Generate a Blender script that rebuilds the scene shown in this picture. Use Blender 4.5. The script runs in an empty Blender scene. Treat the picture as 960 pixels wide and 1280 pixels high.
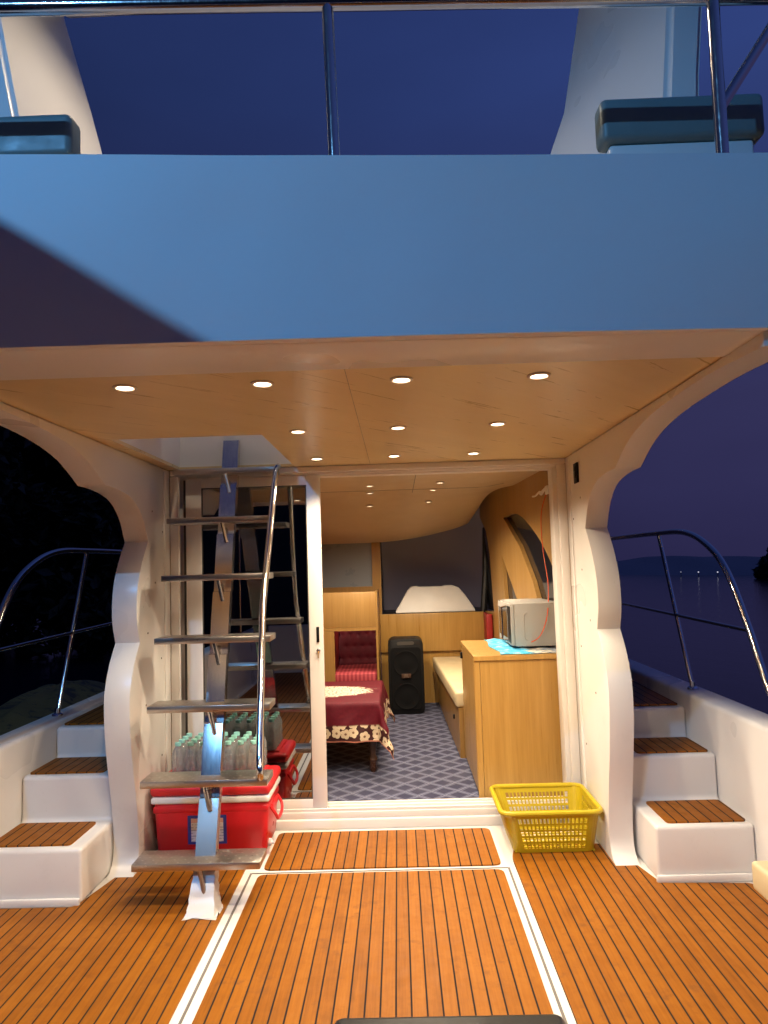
import bpy, bmesh, math, random
from mathutils import Vector, Matrix
from mathutils.geometry import tessellate_polygon
random.seed(7)
S = bpy.context.scene
COL = S.collection
PI = math.pi
ORG = {}

# ------------------------------------------------------------------ helpers
def lin(r, g, b):
    f = lambda c: c / 12.92 if c <= .04045 else ((c + .055) / 1.055) ** 2.4
    return (f(r / 255), f(g / 255), f(b / 255), 1)

class MB:
    """collects shapes into one bmesh, in boat coordinates"""
    def __init__(self):
        self.bm = bmesh.new()
        self.uv = self.bm.loops.layers.uv.new('UVMap')
    def _merge(self, b, mtx=None):
        if mtx is not None: bmesh.ops.transform(b, matrix=mtx, verts=b.verts)
        vm = {}
        for v in b.verts: vm[v] = self.bm.verts.new(v.co)
        for f in b.faces:
            try: self.bm.faces.new([vm[v] for v in f.verts])
            except ValueError: pass
        b.free(); return self
    def box(self, x0, x1, y0, y1, z0, z1, bev=0, seg=2, mtx=None, taper=None):
        b = bmesh.new()
        vs = [b.verts.new((x, y, z)) for z in (z0, z1) for y in (y0, y1) for x in (x0, x1)]
        if taper:   # scale bottom about its centre
            cx, cy = (x0 + x1) / 2, (y0 + y1) / 2
            for v in vs[:4]:
                v.co.x = cx + (v.co.x - cx) * taper[0]; v.co.y = cy + (v.co.y - cy) * taper[1]
        for q in ((0,2,3,1),(4,5,7,6),(0,1,5,4),(1,3,7,5),(3,2,6,7),(2,0,4,6)):
            b.faces.new([vs[i] for i in q])
        if bev: bmesh.ops.bevel(b, geom=b.edges[:], offset=bev, segments=seg, profile=.5, affect='EDGES')
        return self._merge(b, mtx)
    def tube(self, pts, r, seg=12, closed=False, caps=True):
        P = [Vector(p) for p in pts]; n = len(P)
        R = r if isinstance(r, (list, tuple)) else [r] * n
        b = bmesh.new(); rings = []; prev = None
        for i, p in enumerate(P):
            if closed: t = (P[(i + 1) % n] - P[i - 1])
            elif i == 0: t = P[1] - P[0]
            elif i == n - 1: t = P[-1] - P[-2]
            else: t = (P[i + 1] - P[i]).normalized() + (P[i] - P[i - 1]).normalized()
            t.normalize()
            if prev is None:
                a = Vector((0, 0, 1)) if abs(t.z) < .9 else Vector((1, 0, 0))
                u = t.cross(a).normalized()
            else:
                u = (prev - t * prev.dot(t)).normalized()
            prev = u; w = t.cross(u)
            rings.append([b.verts.new(p + (u * math.cos(k * 2 * PI / seg) + w * math.sin(k * 2 * PI / seg)) * R[i]) for k in range(seg)])
        m = n if closed else n - 1
        for i in range(m):
            A, B = rings[i], rings[(i + 1) % n]
            for k in range(seg):
                b.faces.new((A[k], A[(k + 1) % seg], B[(k + 1) % seg], B[k]))
        if caps and not closed:
            b.faces.new(rings[0][::-1]); b.faces.new(rings[-1])
        return self._merge(b)
    def lathe(self, prof, c=(0, 0, 0), seg=20, mtx=None):
        b = bmesh.new(); rings = []
        for r, z in prof:
            rings.append([b.verts.new((r * math.cos(k * 2 * PI / seg), r * math.sin(k * 2 * PI / seg), z)) for k in range(seg)])
        for A, B in zip(rings, rings[1:]):
            for k in range(seg): b.faces.new((A[k], A[(k + 1) % seg], B[(k + 1) % seg], B[k]))
        b.faces.new(rings[0][::-1]); b.faces.new(rings[-1])
        M = Matrix.Translation(c)
        return self._merge(b, M if mtx is None else mtx)
    def prism(self, outer, holes, a0, a1, fn, bev=0, seg=2, rim=0):
        """outer/holes: 2D polygons, fn(u, v, a) -> 3D point"""
        loops = [outer] + list(holes or [])
        flat = [p for l in loops for p in l]
        tris = tessellate_polygon([[Vector((p[0], p[1], 0)) for p in l] for l in loops])
        b = bmesh.new()
        A = [b.verts.new(fn(p[0], p[1], a0)) for p in flat]
        B = [b.verts.new(fn(p[0], p[1], a1)) for p in flat]
        if holes:
            for t in tris:
                b.faces.new([A[i] for i in t]); b.faces.new([B[i] for i in reversed(t)])
        else:
            b.faces.new(A); b.faces.new(B[::-1])
        o = 0
        for l in loops:
            n = len(l)
            for i in range(n):
                j = (i + 1) % n
                b.faces.new((A[o + i], B[o + i], B[o + j], A[o + j]))
            o += n
        bmesh.ops.recalc_face_normals(b, faces=b.faces[:])
        if bev: bmesh.ops.bevel(b, geom=b.edges[:], offset=bev, segments=seg, profile=.5, affect='EDGES', clamp_overlap=True)
        if rim: bmesh.ops.bevel(b, geom=[e for e in b.edges if e.calc_face_angle(0) > 1.1], offset=rim, segments=3, profile=.5, affect='EDGES', clamp_overlap=True)
        return self._merge(b)
    def grid(self, fn, nu, nv, thick=0):
        b = bmesh.new()
        V = [[b.verts.new(fn(i / nu, j / nv)) for j in range(nv + 1)] for i in range(nu + 1)]
        for i in range(nu):
            for j in range(nv): b.faces.new((V[i][j], V[i + 1][j], V[i + 1][j + 1], V[i][j + 1]))
        if thick:
            bmesh.ops.recalc_face_normals(b, faces=b.faces[:])
            bmesh.ops.solidify(b, geom=b.faces[:], thickness=thick)
        return self._merge(b)
    def build(self, name, m, parent=None, smooth=35, recalc=True):
        if recalc: bmesh.ops.recalc_face_normals(self.bm, faces=self.bm.faces[:])
        o_ = ORG.get(parent.name, Vector()) if parent else Vector()
        if o_.length: bmesh.ops.translate(self.bm, verts=self.bm.verts, vec=-o_)
        me = bpy.data.meshes.new(name); self.bm.to_mesh(me); self.bm.free()
        if m:
            me.materials.append(m)
        if smooth:
            for p in me.polygons: p.use_smooth = True
            me.set_sharp_from_angle(angle=math.radians(smooth))
        ob = bpy.data.objects.new(name, me); COL.objects.link(ob)
        if parent: ob.parent = parent
        ORG[ob.name] = o_
        return ob

def tag(o, label=None, cat=None, group=None, kind=None):
    if label: o['label'] = label
    if cat: o['category'] = cat
    if group: o['group'] = group
    if kind: o['kind'] = kind
    return o
def thing(name, label, cat, loc=(0, 0, 0), group=None):
    o = bpy.data.objects.new(name, None); o.empty_display_size = .05; COL.objects.link(o)
    o.location = loc; ORG[o.name] = Vector(loc)
    return tag(o, label, cat, group)
def copy_tree(o, parent=None):
    c = o.copy(); COL.objects.link(c)
    if parent: c.parent = parent
    for ch in list(o.children): copy_tree(ch, c)
    return c
def box(name, m, parent, *a, **k): return MB().box(*a, **k).build(name, m, parent)
def spline(pts, n=6, closed=False):
    P = [Vector(p) for p in pts]; out = []
    N = len(P)
    for i in range(N - 1):
        p0 = P[max(i - 1, 0)]; p1 = P[i]; p2 = P[i + 1]; p3 = P[min(i + 2, N - 1)]
        for k in range(n):
            t = k / n
            out.append(.5 * ((2 * p1) + (p2 - p0) * t + (2 * p0 - 5 * p1 + 4 * p2 - p3) * t * t + (3 * p1 - p0 - 3 * p2 + p3) * t ** 3))
    out.append(P[-1]); return out
def rrect(x0, x1, y0, y1, r, n=5):
    out = []
    for cx, cy, a in ((x1 - r, y1 - r, 0), (x0 + r, y1 - r, 90), (x0 + r, y0 + r, 180), (x1 - r, y0 + r, 270)):
        for k in range(n + 1):
            t = math.radians(a + 90 * k / n); out.append((cx + r * math.cos(t), cy + r * math.sin(t)))
    return out
XY = lambda u, v, a: (u, v, a)
XZ = lambda u, v, a: (u, a, v)
YZ = lambda u, v, a: (a, u, v)

# ------------------------------------------------------------------ materials
class G:
    def __init__(self, name):
        self.m = bpy.data.materials.new(name); self.m.use_nodes = True
        self.nt = self.m.node_tree; self.b = self.nt.nodes['Principled BSDF']
    def n(self, t, **k):
        nd = self.nt.nodes.new('ShaderNode' + t)
        for a, v in k.items():
            if hasattr(nd, a): setattr(nd, a, v)
        return nd
    def set(self, sock, v):
        if isinstance(v, bpy.types.NodeSocket): self.nt.links.new(v, sock)
        else: sock.default_value = v
    def math(self, op, a, b=0.0, c=None):
        nd = self.n('Math', operation=op); self.set(nd.inputs[0], a); self.set(nd.inputs[1], b)
        if c is not None: self.set(nd.inputs[2], c)
        return nd.outputs[0]
    def mix(self, f, a, b, mode='MIX'):
        nd = self.n('MixRGB', blend_type=mode); self.set(nd.inputs[0], f); self.set(nd.inputs[1], a); self.set(nd.inputs[2], b)
        return nd.outputs[0]
    def pos(self, obj=False):
        if obj: return self.n('TexCoord').outputs['Object']
        return self.n('NewGeometry').outputs['Position']
    def xyz(self, v):
        s = self.n('SeparateXYZ'); self.set(s.inputs[0], v); return s.outputs
    def scale(self, v, sx, sy, sz, rot=(0, 0, 0)):
        mp = self.n('Mapping'); self.set(mp.inputs[0], v); mp.inputs['Scale'].default_value = (sx, sy, sz); mp.inputs['Rotation'].default_value = rot
        return mp.outputs[0]
    def noise(self, v, scale=5, detail=4, rough=.55, dist=0):
        nd = self.n('TexNoise'); self.set(nd.inputs['Vector'], v); nd.inputs['Scale'].default_value = scale
        nd.inputs['Detail'].default_value = detail; nd.inputs['Roughness'].default_value = rough; nd.inputs['Distortion'].default_value = dist
        return nd.outputs[0]
    def ramp(self, f, stops):
        nd = self.n('ValToRGB'); self.set(nd.inputs[0], f); e = nd.color_ramp.elements
        while len(e) < len(stops): e.new(.5)
        for s, (p, c) in zip(e, stops): s.position = p; s.color = c
        return nd.outputs[0]
    def maprange(self, v, a, b, c, d):
        nd = self.n('MapRange'); self.set(nd.inputs[0], v)
        for i, x in enumerate((a, b, c, d)): nd.inputs[i + 1].default_value = x
        return nd.outputs[0]
    def bump(self, h, s=.2, d=.01):
        nd = self.n('Bump'); self.set(nd.inputs['Height'], h); nd.inputs['Strength'].default_value = s; nd.inputs['Distance'].default_value = d
        self.nt.links.new(nd.outputs[0], self.b.inputs['Normal'])
    def p(self, **k):
        for a, v in k.items(): self.set(self.b.inputs[a.replace('_', ' ')], v)
        return self
def c4(c): return tuple(c) + ((1,) if len(c) == 3 else ())

def plain(name, col, rough=.5, metal=0, var=.12, vs=6, bump=0, bs=60, spec=.5, coat=0):
    g = G(name); P = g.pos()
    col = c4(col); n = g.noise(P, vs, 5)
    f = g.maprange(n, .3, .7, 1 - var, 1 + var * .4)
    hsv = g.n('HueSaturation'); hsv.inputs['Color'].default_value = col; g.set(hsv.inputs['Value'], f)
    g.p(Base_Color=hsv.outputs[0], Metallic=metal)
    g.p(Roughness=g.maprange(g.noise(P, vs * 3, 4), .3, .7, max(rough - .07, .02), rough + .09))
    g.b.inputs['Specular IOR Level'].default_value = spec; g.b.inputs['Coat Weight'].default_value = coat
    if bump: g.bump(g.noise(P, bs, 3), bump, .004)
    return g.m

def gelcoat(name, col=(.78, .76, .73), dirt=.5, wav=.08, ro=.26, spec=.4):
    g = G(name); P = g.pos()
    big = g.noise(P, 1.3, 3); fine = g.noise(P, 40, 4, .6); speck = g.noise(P, 75, 2, .5)
    smear = g.math('MULTIPLY', g.maprange(g.noise(P, 6, 6, .7), .56, .8, 0, 1), g.maprange(fine, .4, .7, .3, 1))
    sp_ = g.math('MULTIPLY', g.maprange(speck, .70, .76, 0, 1), .8)
    grime = g.math('MULTIPLY', g.math('MAXIMUM', smear, sp_), dirt)
    base = g.mix(g.maprange(big, .3, .7, 0, 1), c4(col), tuple(x * y for x, y in zip(c4(col), (.97, .96, .95, 1))))
    g.p(Base_Color=g.mix(grime, base, (.42, .35, .27, 1)), Roughness=g.maprange(big, .3, .7, ro, ro + .06))
    g.b.inputs['Specular IOR Level'].default_value = spec
    g.bump(g.noise(P, 1.6, 1), wav, .02)
    return g.m

def wood(name, c0, c1, axis='z', fine=90, rough=.32, rot=(0, 0, 0), band=.5):
    g = G(name); P = g.pos()
    s = {'z': (fine, fine, 2.2), 'y': (fine, 2.2, fine), 'x': (2.2, fine, fine)}[axis]
    if any(rot):
        P = g.scale(P, 1, 1, 1, rot)
    a = g.noise(g.scale(P, *s), 1, 5, .65)
    s2 = tuple(v * .12 for v in s)
    b_ = g.noise(g.scale(P, *s2), 1, 4, .6, .6)
    f = g.math('ADD', g.math('MULTIPLY', a, 1 - band), g.math('MULTIPLY', b_, band))
    col = g.ramp(f, [(.32, c4(c0)), (.52, tuple((x + y) / 2 for x, y in zip(c4(c0), c4(c1)))), (.68, c4(c1))])
    g.p(Base_Color=col, Roughness=g.maprange(a, .3, .7, rough - .05, rough + .1))
    g.bump(a, .03 if axis == 'y' else .06, .001)
    return g.m

def teak(name, spacing=.0495, off=0.0):
    g = G(name); P = g.pos(); x, y, z = g.xyz(P)
    u = g.math('DIVIDE', g.math('ADD', x, 10 * spacing * 7 + off), spacing)
    fr = g.math('FRACT', u); idx = g.math('FLOOR', u)
    wob = 0
    d = g.math('ABSOLUTE', g.math('SUBTRACT', fr, .5))
    caulk = g.maprange(d, .430, .448, 0, 1)
    wn = g.n('TexWhiteNoise', noise_dimensions='1D'); g.set(wn.inputs['W'], idx)
    grain = g.noise(g.scale(P, 110, 4, 40), 1, 6, .7)
    blot = g.noise(P, 4.5, 5, .65); blot2 = g.noise(P, 17, 5, .7)
    f = g.math('ADD', g.math('MULTIPLY', grain, .55), g.math('MULTIPLY', wn.outputs['Value'], .15))
    f = g.math('ADD', f, g.math('MULTIPLY', blot, .40))
    col = g.ramp(f, [(.30, (.165, .052, .005, 1)), (.54, (.275, .091, .006, 1)), (.80, (.36, .128, .010, 1))])
    stain = g.math('MULTIPLY', g.maprange(blot2, .52, .70, 0, 1), g.maprange(blot, .45, .6, 0, .65))
    col = g.mix(stain, col, (.15, .06, .022, 1))
    col = g.mix(caulk, col, (.018, .012, .012, 1))
    g.p(Base_Color=col, Roughness=g.mix(caulk, g.maprange(blot2, .3, .7, .42, .6), (.75, .75, .75, 1)))
    g.b.inputs['Specular IOR Level'].default_value = .14
    h = g.math('SUBTRACT', g.math('MULTIPLY', grain, .12), caulk)
    g.bump(h, .35, .0025)
    return g.m

def steel(name, rough=.16, col=(.62, .6, .58), brush=.25, dirt=.4, ds=30, bs=(300, 25, 25)):
    g = G(name); P = g.pos()
    n = g.noise(P, ds, 6, .7); b_ = g.noise(g.scale(P, *bs), 1, 3)
    grime = g.math('MULTIPLY', g.maprange(n, .5, .7, 0, 1), dirt)
    g.p(Base_Color=g.mix(grime, c4(col), (.33, .28, .23, 1)), Metallic=1.0,
        Roughness=g.math('ADD', g.math('MULTIPLY', grime, .35), g.maprange(b_, .3, .7, rough, rough + brush * .4)))
    g.bump(b_, .05, .001)
    return g.m

def emit(name, col, s):
    g = G(name); g.p(Base_Color=c4(col), Emission_Color=c4(col), Emission_Strength=s); return g.m

def glass(name, tint, refl=.2, rough=0.01, edge=.75):
    m = bpy.data.materials.new(name); m.use_nodes = True; nt = m.node_tree; nt.nodes.clear()
    o = nt.nodes.new('ShaderNodeOutputMaterial'); mx = nt.nodes.new('ShaderNodeMixShader')
    t = nt.nodes.new('ShaderNodeBsdfTransparent'); t.inputs[0].default_value = c4(tint)
    gl = nt.nodes.new('ShaderNodeBsdfGlossy'); gl.inputs['Roughness'].default_value = rough
    lw = nt.nodes.new('ShaderNodeFresnel'); lw.inputs[0].default_value = 1.5
    mr = nt.nodes.new('ShaderNodeMapRange'); mr.inputs[1].default_value = .04; mr.inputs[2].default_value = 1; mr.inputs[3].default_value = refl; mr.inputs[4].default_value = edge
    nt.links.new(lw.outputs[0], mr.inputs[0]); nt.links.new(mr.outputs[0], mx.inputs[0])
    nt.links.new(t.outputs[0], mx.inputs[1]); nt.links.new(gl.outputs[0], mx.inputs[2]); nt.links.new(mx.outputs[0], o.inputs[0])
    return m

def cloudy(name, tint, milk):
    m = glass(name, tint, .10, .04, .9); nt = m.node_tree
    o = nt.nodes['Material Output']; src = o.inputs[0].links[0].from_socket
    d = nt.nodes.new('ShaderNodeBsdfDiffuse'); d.inputs[0].default_value = (.93, .97, .98, 1)
    tl = nt.nodes.new('ShaderNodeBsdfTranslucent'); tl.inputs[0].default_value = (.9, .97, .98, 1)
    a = nt.nodes.new('ShaderNodeMixShader'); a.inputs[0].default_value = .5
    nt.links.new(d.outputs[0], a.inputs[1]); nt.links.new(tl.outputs[0], a.inputs[2])
    b = nt.nodes.new('ShaderNodeMixShader'); b.inputs[0].default_value = milk
    nt.links.new(src, b.inputs[1]); nt.links.new(a.outputs[0], b.inputs[2]); nt.links.new(b.outputs[0], o.inputs[0])
    return m

M = {}
M['gel'] = gelcoat('white gelcoat', (.78, .755, .715), .17)
M['gelclean'] = gelcoat('clean white gelcoat', (.84, .82, .79), .0, .03)
M['fascia'] = gelcoat('fascia gelcoat', (.76, .76, .77), .05, .30, .5, .18)
M['frame'] = plain('white aluminium frame', (.79, .75, .70), .36, 0, .02, 2, spec=.3)
M['gasket'] = plain('dark rubber gasket', (.05, .045, .04), .6)
M['groove'] = plain('grey hatch groove', (.17, .15, .13), .6)
M['teak'] = teak('caulked teak')
M['ceil'] = wood('oak laminate ceiling', (.66, .505, .25), (.755, .60, .325), 'y', 38, .3, (0, 0, .75), .75)
M['oak'] = wood('oak laminate vertical', (.36, .19, .045), (.53, .315, .09), 'z', 55, .3, (0, 0, 0), .45)
M['oak2'] = wood('oak laminate wall', (.29, .155, .042), (.43, .25, .08), 'z', 48, .35, (0, 0, 0), .5)
M['darkwood'] = plain('dark stained table wood', (.055, .022, .012), .3)
M['steel'] = steel('polished stainless tube', .10, (.66, .64, .62), .15, .15)
def mk_tread():
    m = steel('worn stainless tread', .27, (.55, .51, .47), .2, .35, 12, (9, 90, 90))
    g = G.__new__(G); g.m = m; g.nt = m.node_tree; g.b = g.nt.nodes['Principled BSDF']
    x, y, z = g.xyz(g.pos()); up = g.math('GREATER_THAN', g.xyz(g.n('NewGeometry').outputs['Normal'])[2], .9)
    row = g.math('FLOOR', g.math('DIVIDE', y, .03)); fy_ = g.math('SUBTRACT', g.math('FRACT', g.math('DIVIDE', y, .03)), .5)
    fx_ = g.math('SUBTRACT', g.math('FRACT', g.math('ADD', g.math('DIVIDE', x, .045), g.math('MULTIPLY', row, .5))), .5)
    d = g.math('SQRT', g.math('ADD', g.math('POWER', g.math('MULTIPLY', fx_, 1.5), 2), g.math('POWER', fy_, 2)))
    dot = g.math('MULTIPLY', g.maprange(d, .10, .24, 1, 0), up)
    g.bump(dot, .35, .003)
    c = g.b.inputs['Base Color'].links[0].from_socket
    g.p(Base_Color=g.mix(g.math('MULTIPLY', dot, .6), c, (.75, .72, .68, 1)))
    return m
M['tread'] = mk_tread()
M['spine'] = steel('brushed stainless post', .17, (.66, .63, .6), .16, .05)
def mk_spine():
    m = M['spine']; g = G.__new__(G); g.m = m; g.nt = m.node_tree; g.b = g.nt.nodes['Principled BSDF']
    z = g.xyz(g.pos())[2]; n = g.noise(g.pos(), 14, 5, .6)
    wear = g.maprange(g.math('ADD', z, g.math('MULTIPLY', n, .22)), .50, .60, .85, 0)     # the lowest length is scuffed and dull
    c = g.b.inputs['Base Color'].links[0].from_socket; r = g.b.inputs['Roughness'].links[0].from_socket
    g.p(Base_Color=g.mix(wear, c, (.34, .30, .26, 1)), Roughness=g.math('ADD', r, g.math('MULTIPLY', wear, .22)))
mk_spine()
M['chrome'] = steel('chrome', .06, (.8, .8, .8), .05, .05)
M['red'] = plain('red cooler plastic', (.62, .012, .022), .33, 0, .10, 4, .05, 120)
M['redlid'] = plain('red cooler lid plastic', (.64, .02, .025), .38, 0, .10, 4, .08, 160)
M['white'] = plain('white plastic', (.8, .79, .77), .4, 0, .06)
M['yellow'] = plain('yellow plastic', (.50, .37, .012), .35, 0, .08)
M['black'] = plain('black plastic', (.006, .006, .007), .5, 0, .2, 10, spec=.25)
M['blackgrille'] = plain('black speaker grille', (.006, .006, .007), .8, 0, .2, 200, .5, 900, .15)
M['blackpad'] = plain('black padded vinyl', (.012, .012, .012), .36, 0, .1, 6, .06, 90, .3)
M['teal'] = plain('teal vinyl cushion', (.17, .23, .225), .42, 0, .12, 5, .25, 14)
M['cream'] = plain('cream vinyl', (.62, .50, .30), .42, 0, .08, 5, .2, 18)
M['creamin'] = plain('cream seat vinyl', (.70, .58, .36), .45, 0, .08, 5, .2, 12)
M['ceilin'] = plain('cream cabin headliner', (.60, .46, .28), .45, 0, .08, 2)
M['lens'] = emit('lit downlight lens', (1, .80, .55), 14)
M['lensin'] = emit('lit cabin lens', (1, .80, .55), 10)
M['bezel'] = plain('white light bezel', (.75, .68, .6), .35)
M['micro'] = plain('silver grey microwave paint', (.40, .38, .35), .5, .05, .05)
M['window'] = plain('dusky window film', (.30, .29, .40), .4, 0, .03, 1)
M['windowgrey'] = plain('frosted grey window film', (.25, .28, .32), .3, 0, .05, 1)
M['nightglass'] = plain('dark side window glass', (.012, .012, .016), .08)
M['doorglass'] = glass('tinted door glass', (.07, .07, .08), .40)
M['dash'] = plain('black dash top', (.012, .011, .012), .45)
M['maroon'] = plain('maroon tufted velvet', (.15, .008, .022), .7, 0, .25, 12, .3, 90)
M['redvinyl'] = plain('dark red vinyl', (.30, .016, .018), .45, 0, .15)
M['cable'] = plain('orange cable', (.75, .10, .02), .45)
M['screw'] = plain('screw head', (.16, .13, .10), .4, .5)
M['bottle'] = cloudy('clear bottle plastic', (.98, .995, .995), .22)
M['cap'] = plain('teal bottle cap', (.30, .66, .58), .45)
M['brass'] = plain('gilt metal', (.6, .36, .12), .3, .9)

def mk_stripe_pink():
    g = G('striped pink red seat cloth'); x, y, z = g.xyz(g.pos())
    f = g.math('SINE', g.math('MULTIPLY', x, 2 * PI / .035))
    g.p(Base_Color=g.mix(g.maprange(f, -.3, .3, 0, 1), (.34, .03, .05, 1), (.52, .085, .10, 1)), Roughness=.7); return g.m
M['pink'] = mk_stripe_pink()

def mk_carpet():
    g = G('blue lattice carpet'); P = g.pos(); x, y, z = g.xyz(P)
    wob = g.math('MULTIPLY', g.math('SINE', g.math('MULTIPLY', y, 60)), .003)
    a = g.math('ADD', g.math('DIVIDE', g.math('ADD', x, wob), .155), g.math('DIVIDE', y, .155))
    b = g.math('SUBTRACT', g.math('DIVIDE', g.math('ADD', x, wob), .155), g.math('DIVIDE', y, .155))
    da = g.math('ABSOLUTE', g.math('SUBTRACT', g.math('FRACT', a), .5))
    db = g.math('ABSOLUTE', g.math('SUBTRACT', g.math('FRACT', b), .5))
    mn = g.math('MINIMUM', da, db)
    line = g.maprange(mn, .018, .045, 1, 0)
    line2 = g.maprange(g.math('ABSOLUTE', g.math('SUBTRACT', mn, .13)), .01, .03, 1, 0)
    mid = g.maprange(mn, .13, .2, 1, 0)
    pile = g.noise(P, 260, 3, .7); wear = g.noise(P, 7, 4)
    col = g.mix(mid, (.018, .018, .055, 1), (.05, .06, .14, 1))
    col = g.mix(g.math('MULTIPLY', line2, .4), col, (.36, .35, .36, 1))
    col = g.mix(g.math('MULTIPLY', line, .7), col, (.34, .35, .42, 1))
    col = g.mix(g.maprange(pile, .3, .7, 0, .5), col, (.05, .05, .08, 1))
    col = g.mix(g.maprange(wear, .4, .8, 0, .4), col, (.10, .10, .14, 1))
    g.p(Base_Color=col, Roughness=.95); g.bump(pile, .5, .004); return g.m
M['carpet'] = mk_carpet()

def mk_cloth(u0, u1, v0, v1):
    """maroon cloth with a band of cream flowers along its hem and a medallion in the middle (UV = cloth metres)"""
    g = G('maroon embroidered cloth'); uv = g.n('TexCoord').outputs['UV']; u, v, _ = g.xyz(uv)
    e = g.math('MINIMUM', g.math('MINIMUM', g.math('SUBTRACT', u, u0), g.math('SUBTRACT', u1, u)),
               g.math('MINIMUM', g.math('SUBTRACT', v, v0), g.math('SUBTRACT', v1, v)))
    def flowers(scale, seed, r):
        vo = g.n('TexVoronoi', voronoi_dimensions='2D'); vo.inputs['Scale'].default_value = scale; vo.inputs['Randomness'].default_value = .55
        sh = g.n('VectorMath', operation='ADD'); g.set(sh.inputs[0], uv); sh.inputs[1].default_value = (seed, seed * .37, 0)
        g.set(vo.inputs['Vector'], sh.outputs[0])
        sub = g.n('VectorMath', operation='SUBTRACT'); g.set(sub.inputs[0], sh.outputs[0]); g.set(sub.inputs[1], vo.outputs['Position'])
        dx, dy, _z = g.xyz(sub.outputs[0])
        ang = g.math('ARCTAN2', dy, dx)
        pet = g.math('ADD', g.math('MULTIPLY', g.math('ABSOLUTE', g.math('COSINE', g.math('MULTIPLY', ang, 2.5))), .22), .78)
        d = g.math('DIVIDE', vo.outputs['Distance'], pet)
        return g.maprange(d, r, r + .03, 1, 0), g.maprange(vo.outputs['Distance'], .10, .15, 1, 0), g.math('FRACT', g.math('MULTIPLY', d, 7))
    f1, c1, ring = flowers(15.5, 3.1, .50)
    band = g.maprange(e, .098, .108, 1, 0); hem = g.maprange(e, .006, .009, 1, 0)
    base = (.095, .0035, .012, 1)
    weave = g.noise(uv, 55, 4)
    base = g.mix(g.maprange(weave, .35, .7, 0, .6), base, (.14, .005, .017, 1))
    bandc = g.mix(f1, (.05, .012, .012, 1), g.mix(g.maprange(ring, .35, .6, 0, .35), (.72, .58, .40, 1), (.36, .25, .16, 1)))
    bandc = g.mix(c1, bandc, (.20, .10, .06, 1))
    col = g.mix(band, base, bandc)
    col = g.mix(hem, col, (.42, .15, .10, 1))
    # medallion
    cu, cv = -.58, (v0 + v1) / 2
    eu = g.math('DIVIDE', g.math('SUBTRACT', u, cu), .40); ev = g.math('DIVIDE', g.math('SUBTRACT', v, cv), .24)
    rad = g.math('SQRT', g.math('ADD', g.math('MULTIPLY', eu, eu), g.math('MULTIPLY', ev, ev)))
    nz = g.noise(uv, 30, 3, .6)
    med = g.maprange(g.math('ADD', rad, g.math('MULTIPLY', g.math('SUBTRACT', nz, .5), .75)), .86, .93, 1, 0)
    hole = g.maprange(g.noise(uv, 60, 2), .52, .57, 0, .85)
    col = g.mix(g.math('MULTIPLY', med, g.math('SUBTRACT', 1, hole)), col, (.78, .66, .52, 1))
    g.p(Base_Color=col, Roughness=.62); g.b.inputs['Specular IOR Level'].default_value = .25
    g.bump(weave, .15, .003); return g.m

def mk_water():
    g = G('dark lake water'); P = g.pos()
    n = g.noise(g.scale(P, 1, .5, 1), 1.6, 4, .6); n2 = g.noise(P, 9, 3)
    g.p(Base_Color=(.010, .012, .026, 1), Roughness=.10); g.b.inputs['Specular IOR Level'].default_value = .5
    g.bump(g.math('ADD', n, g.math('MULTIPLY', n2, .25)), .35, .05); return g.m
M['water'] = mk_water()
def mk_leaf(name, a, b):
    g = G(name); inf = g.n('ObjectInfo'); n = g.noise(g.pos(), 1.3, 4)
    g.p(Base_Color=g.mix(g.maprange(n, .35, .65, 0, 1), c4(a), c4(b)), Roughness=.6); return g.m
M['leaf'] = mk_leaf('dark foliage', (.008, .014, .006), (.022, .032, .011))
M['bark'] = plain('bark', (.06, .045, .03), .9, 0, .4, 20, .6, 30)
M['hill'] = mk_leaf('haze tinted wooded hill', (.16, .17, .20), (.20, .21, .24))  # haze is put into this pale colour, no misty air is modelled
M['bank'] = mk_leaf('dark earth bank', (.02, .022, .015), (.035, .035, .02))
def mk_tarp():
    g = G('olive yellow canvas'); P = g.pos(); n = g.noise(P, 3, 4); mk = g.noise(g.scale(P, 3, 9, 9), 1, 3, .6, 1.5)
    c = g.mix(n, (.05, .043, .012, 1), (.14, .115, .03, 1))
    g.p(Base_Color=g.mix(g.maprange(mk, .54, .60, 0, .9), c, (.015, .014, .01, 1)), Roughness=.7); g.bump(g.noise(P, 9, 3), .4, .02); return g.m
M['tarp'] = mk_tarp()
M['bluehull'] = plain('pale blue hull paint', (.16, .30, .42), .4)
M['canvas'] = plain('grey canvas', (.35, .34, .32), .8)

# ------------------------------------------------------------------ camera, world
F, ROLL, H = 880., .032, 1.4
Yc = Vector((17, -67, F)).normalized()
Zc = Vector((-ROLL, 1, 0)); Zc = (Zc - Yc * Zc.dot(Yc)).normalized()
Xc = Zc.cross(Yc) * -1
if Xc.x < 0: Xc = -Xc
right = Vector((Xc.x, Yc.x, Zc.x)); up = Vector((Xc.y, Yc.y, Zc.y)); fwd = Vector((Xc.z, Yc.z, Zc.z))
cam = bpy.data.objects.new('camera', bpy.data.cameras.new('camera')); COL.objects.link(cam)
mw = Matrix.Identity(4)
for i in range(3):
    mw[i][0] = right[i]; mw[i][1] = up[i]; mw[i][2] = -fwd[i]
mw[2][3] = H
cam.matrix_world = mw
cam.data.sensor_fit = 'HORIZONTAL'; cam.data.sensor_width = 36; cam.data.lens = 36 * F / 960
cam.data.clip_start = .02; cam.data.clip_end = 3000
S.camera = cam

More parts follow.
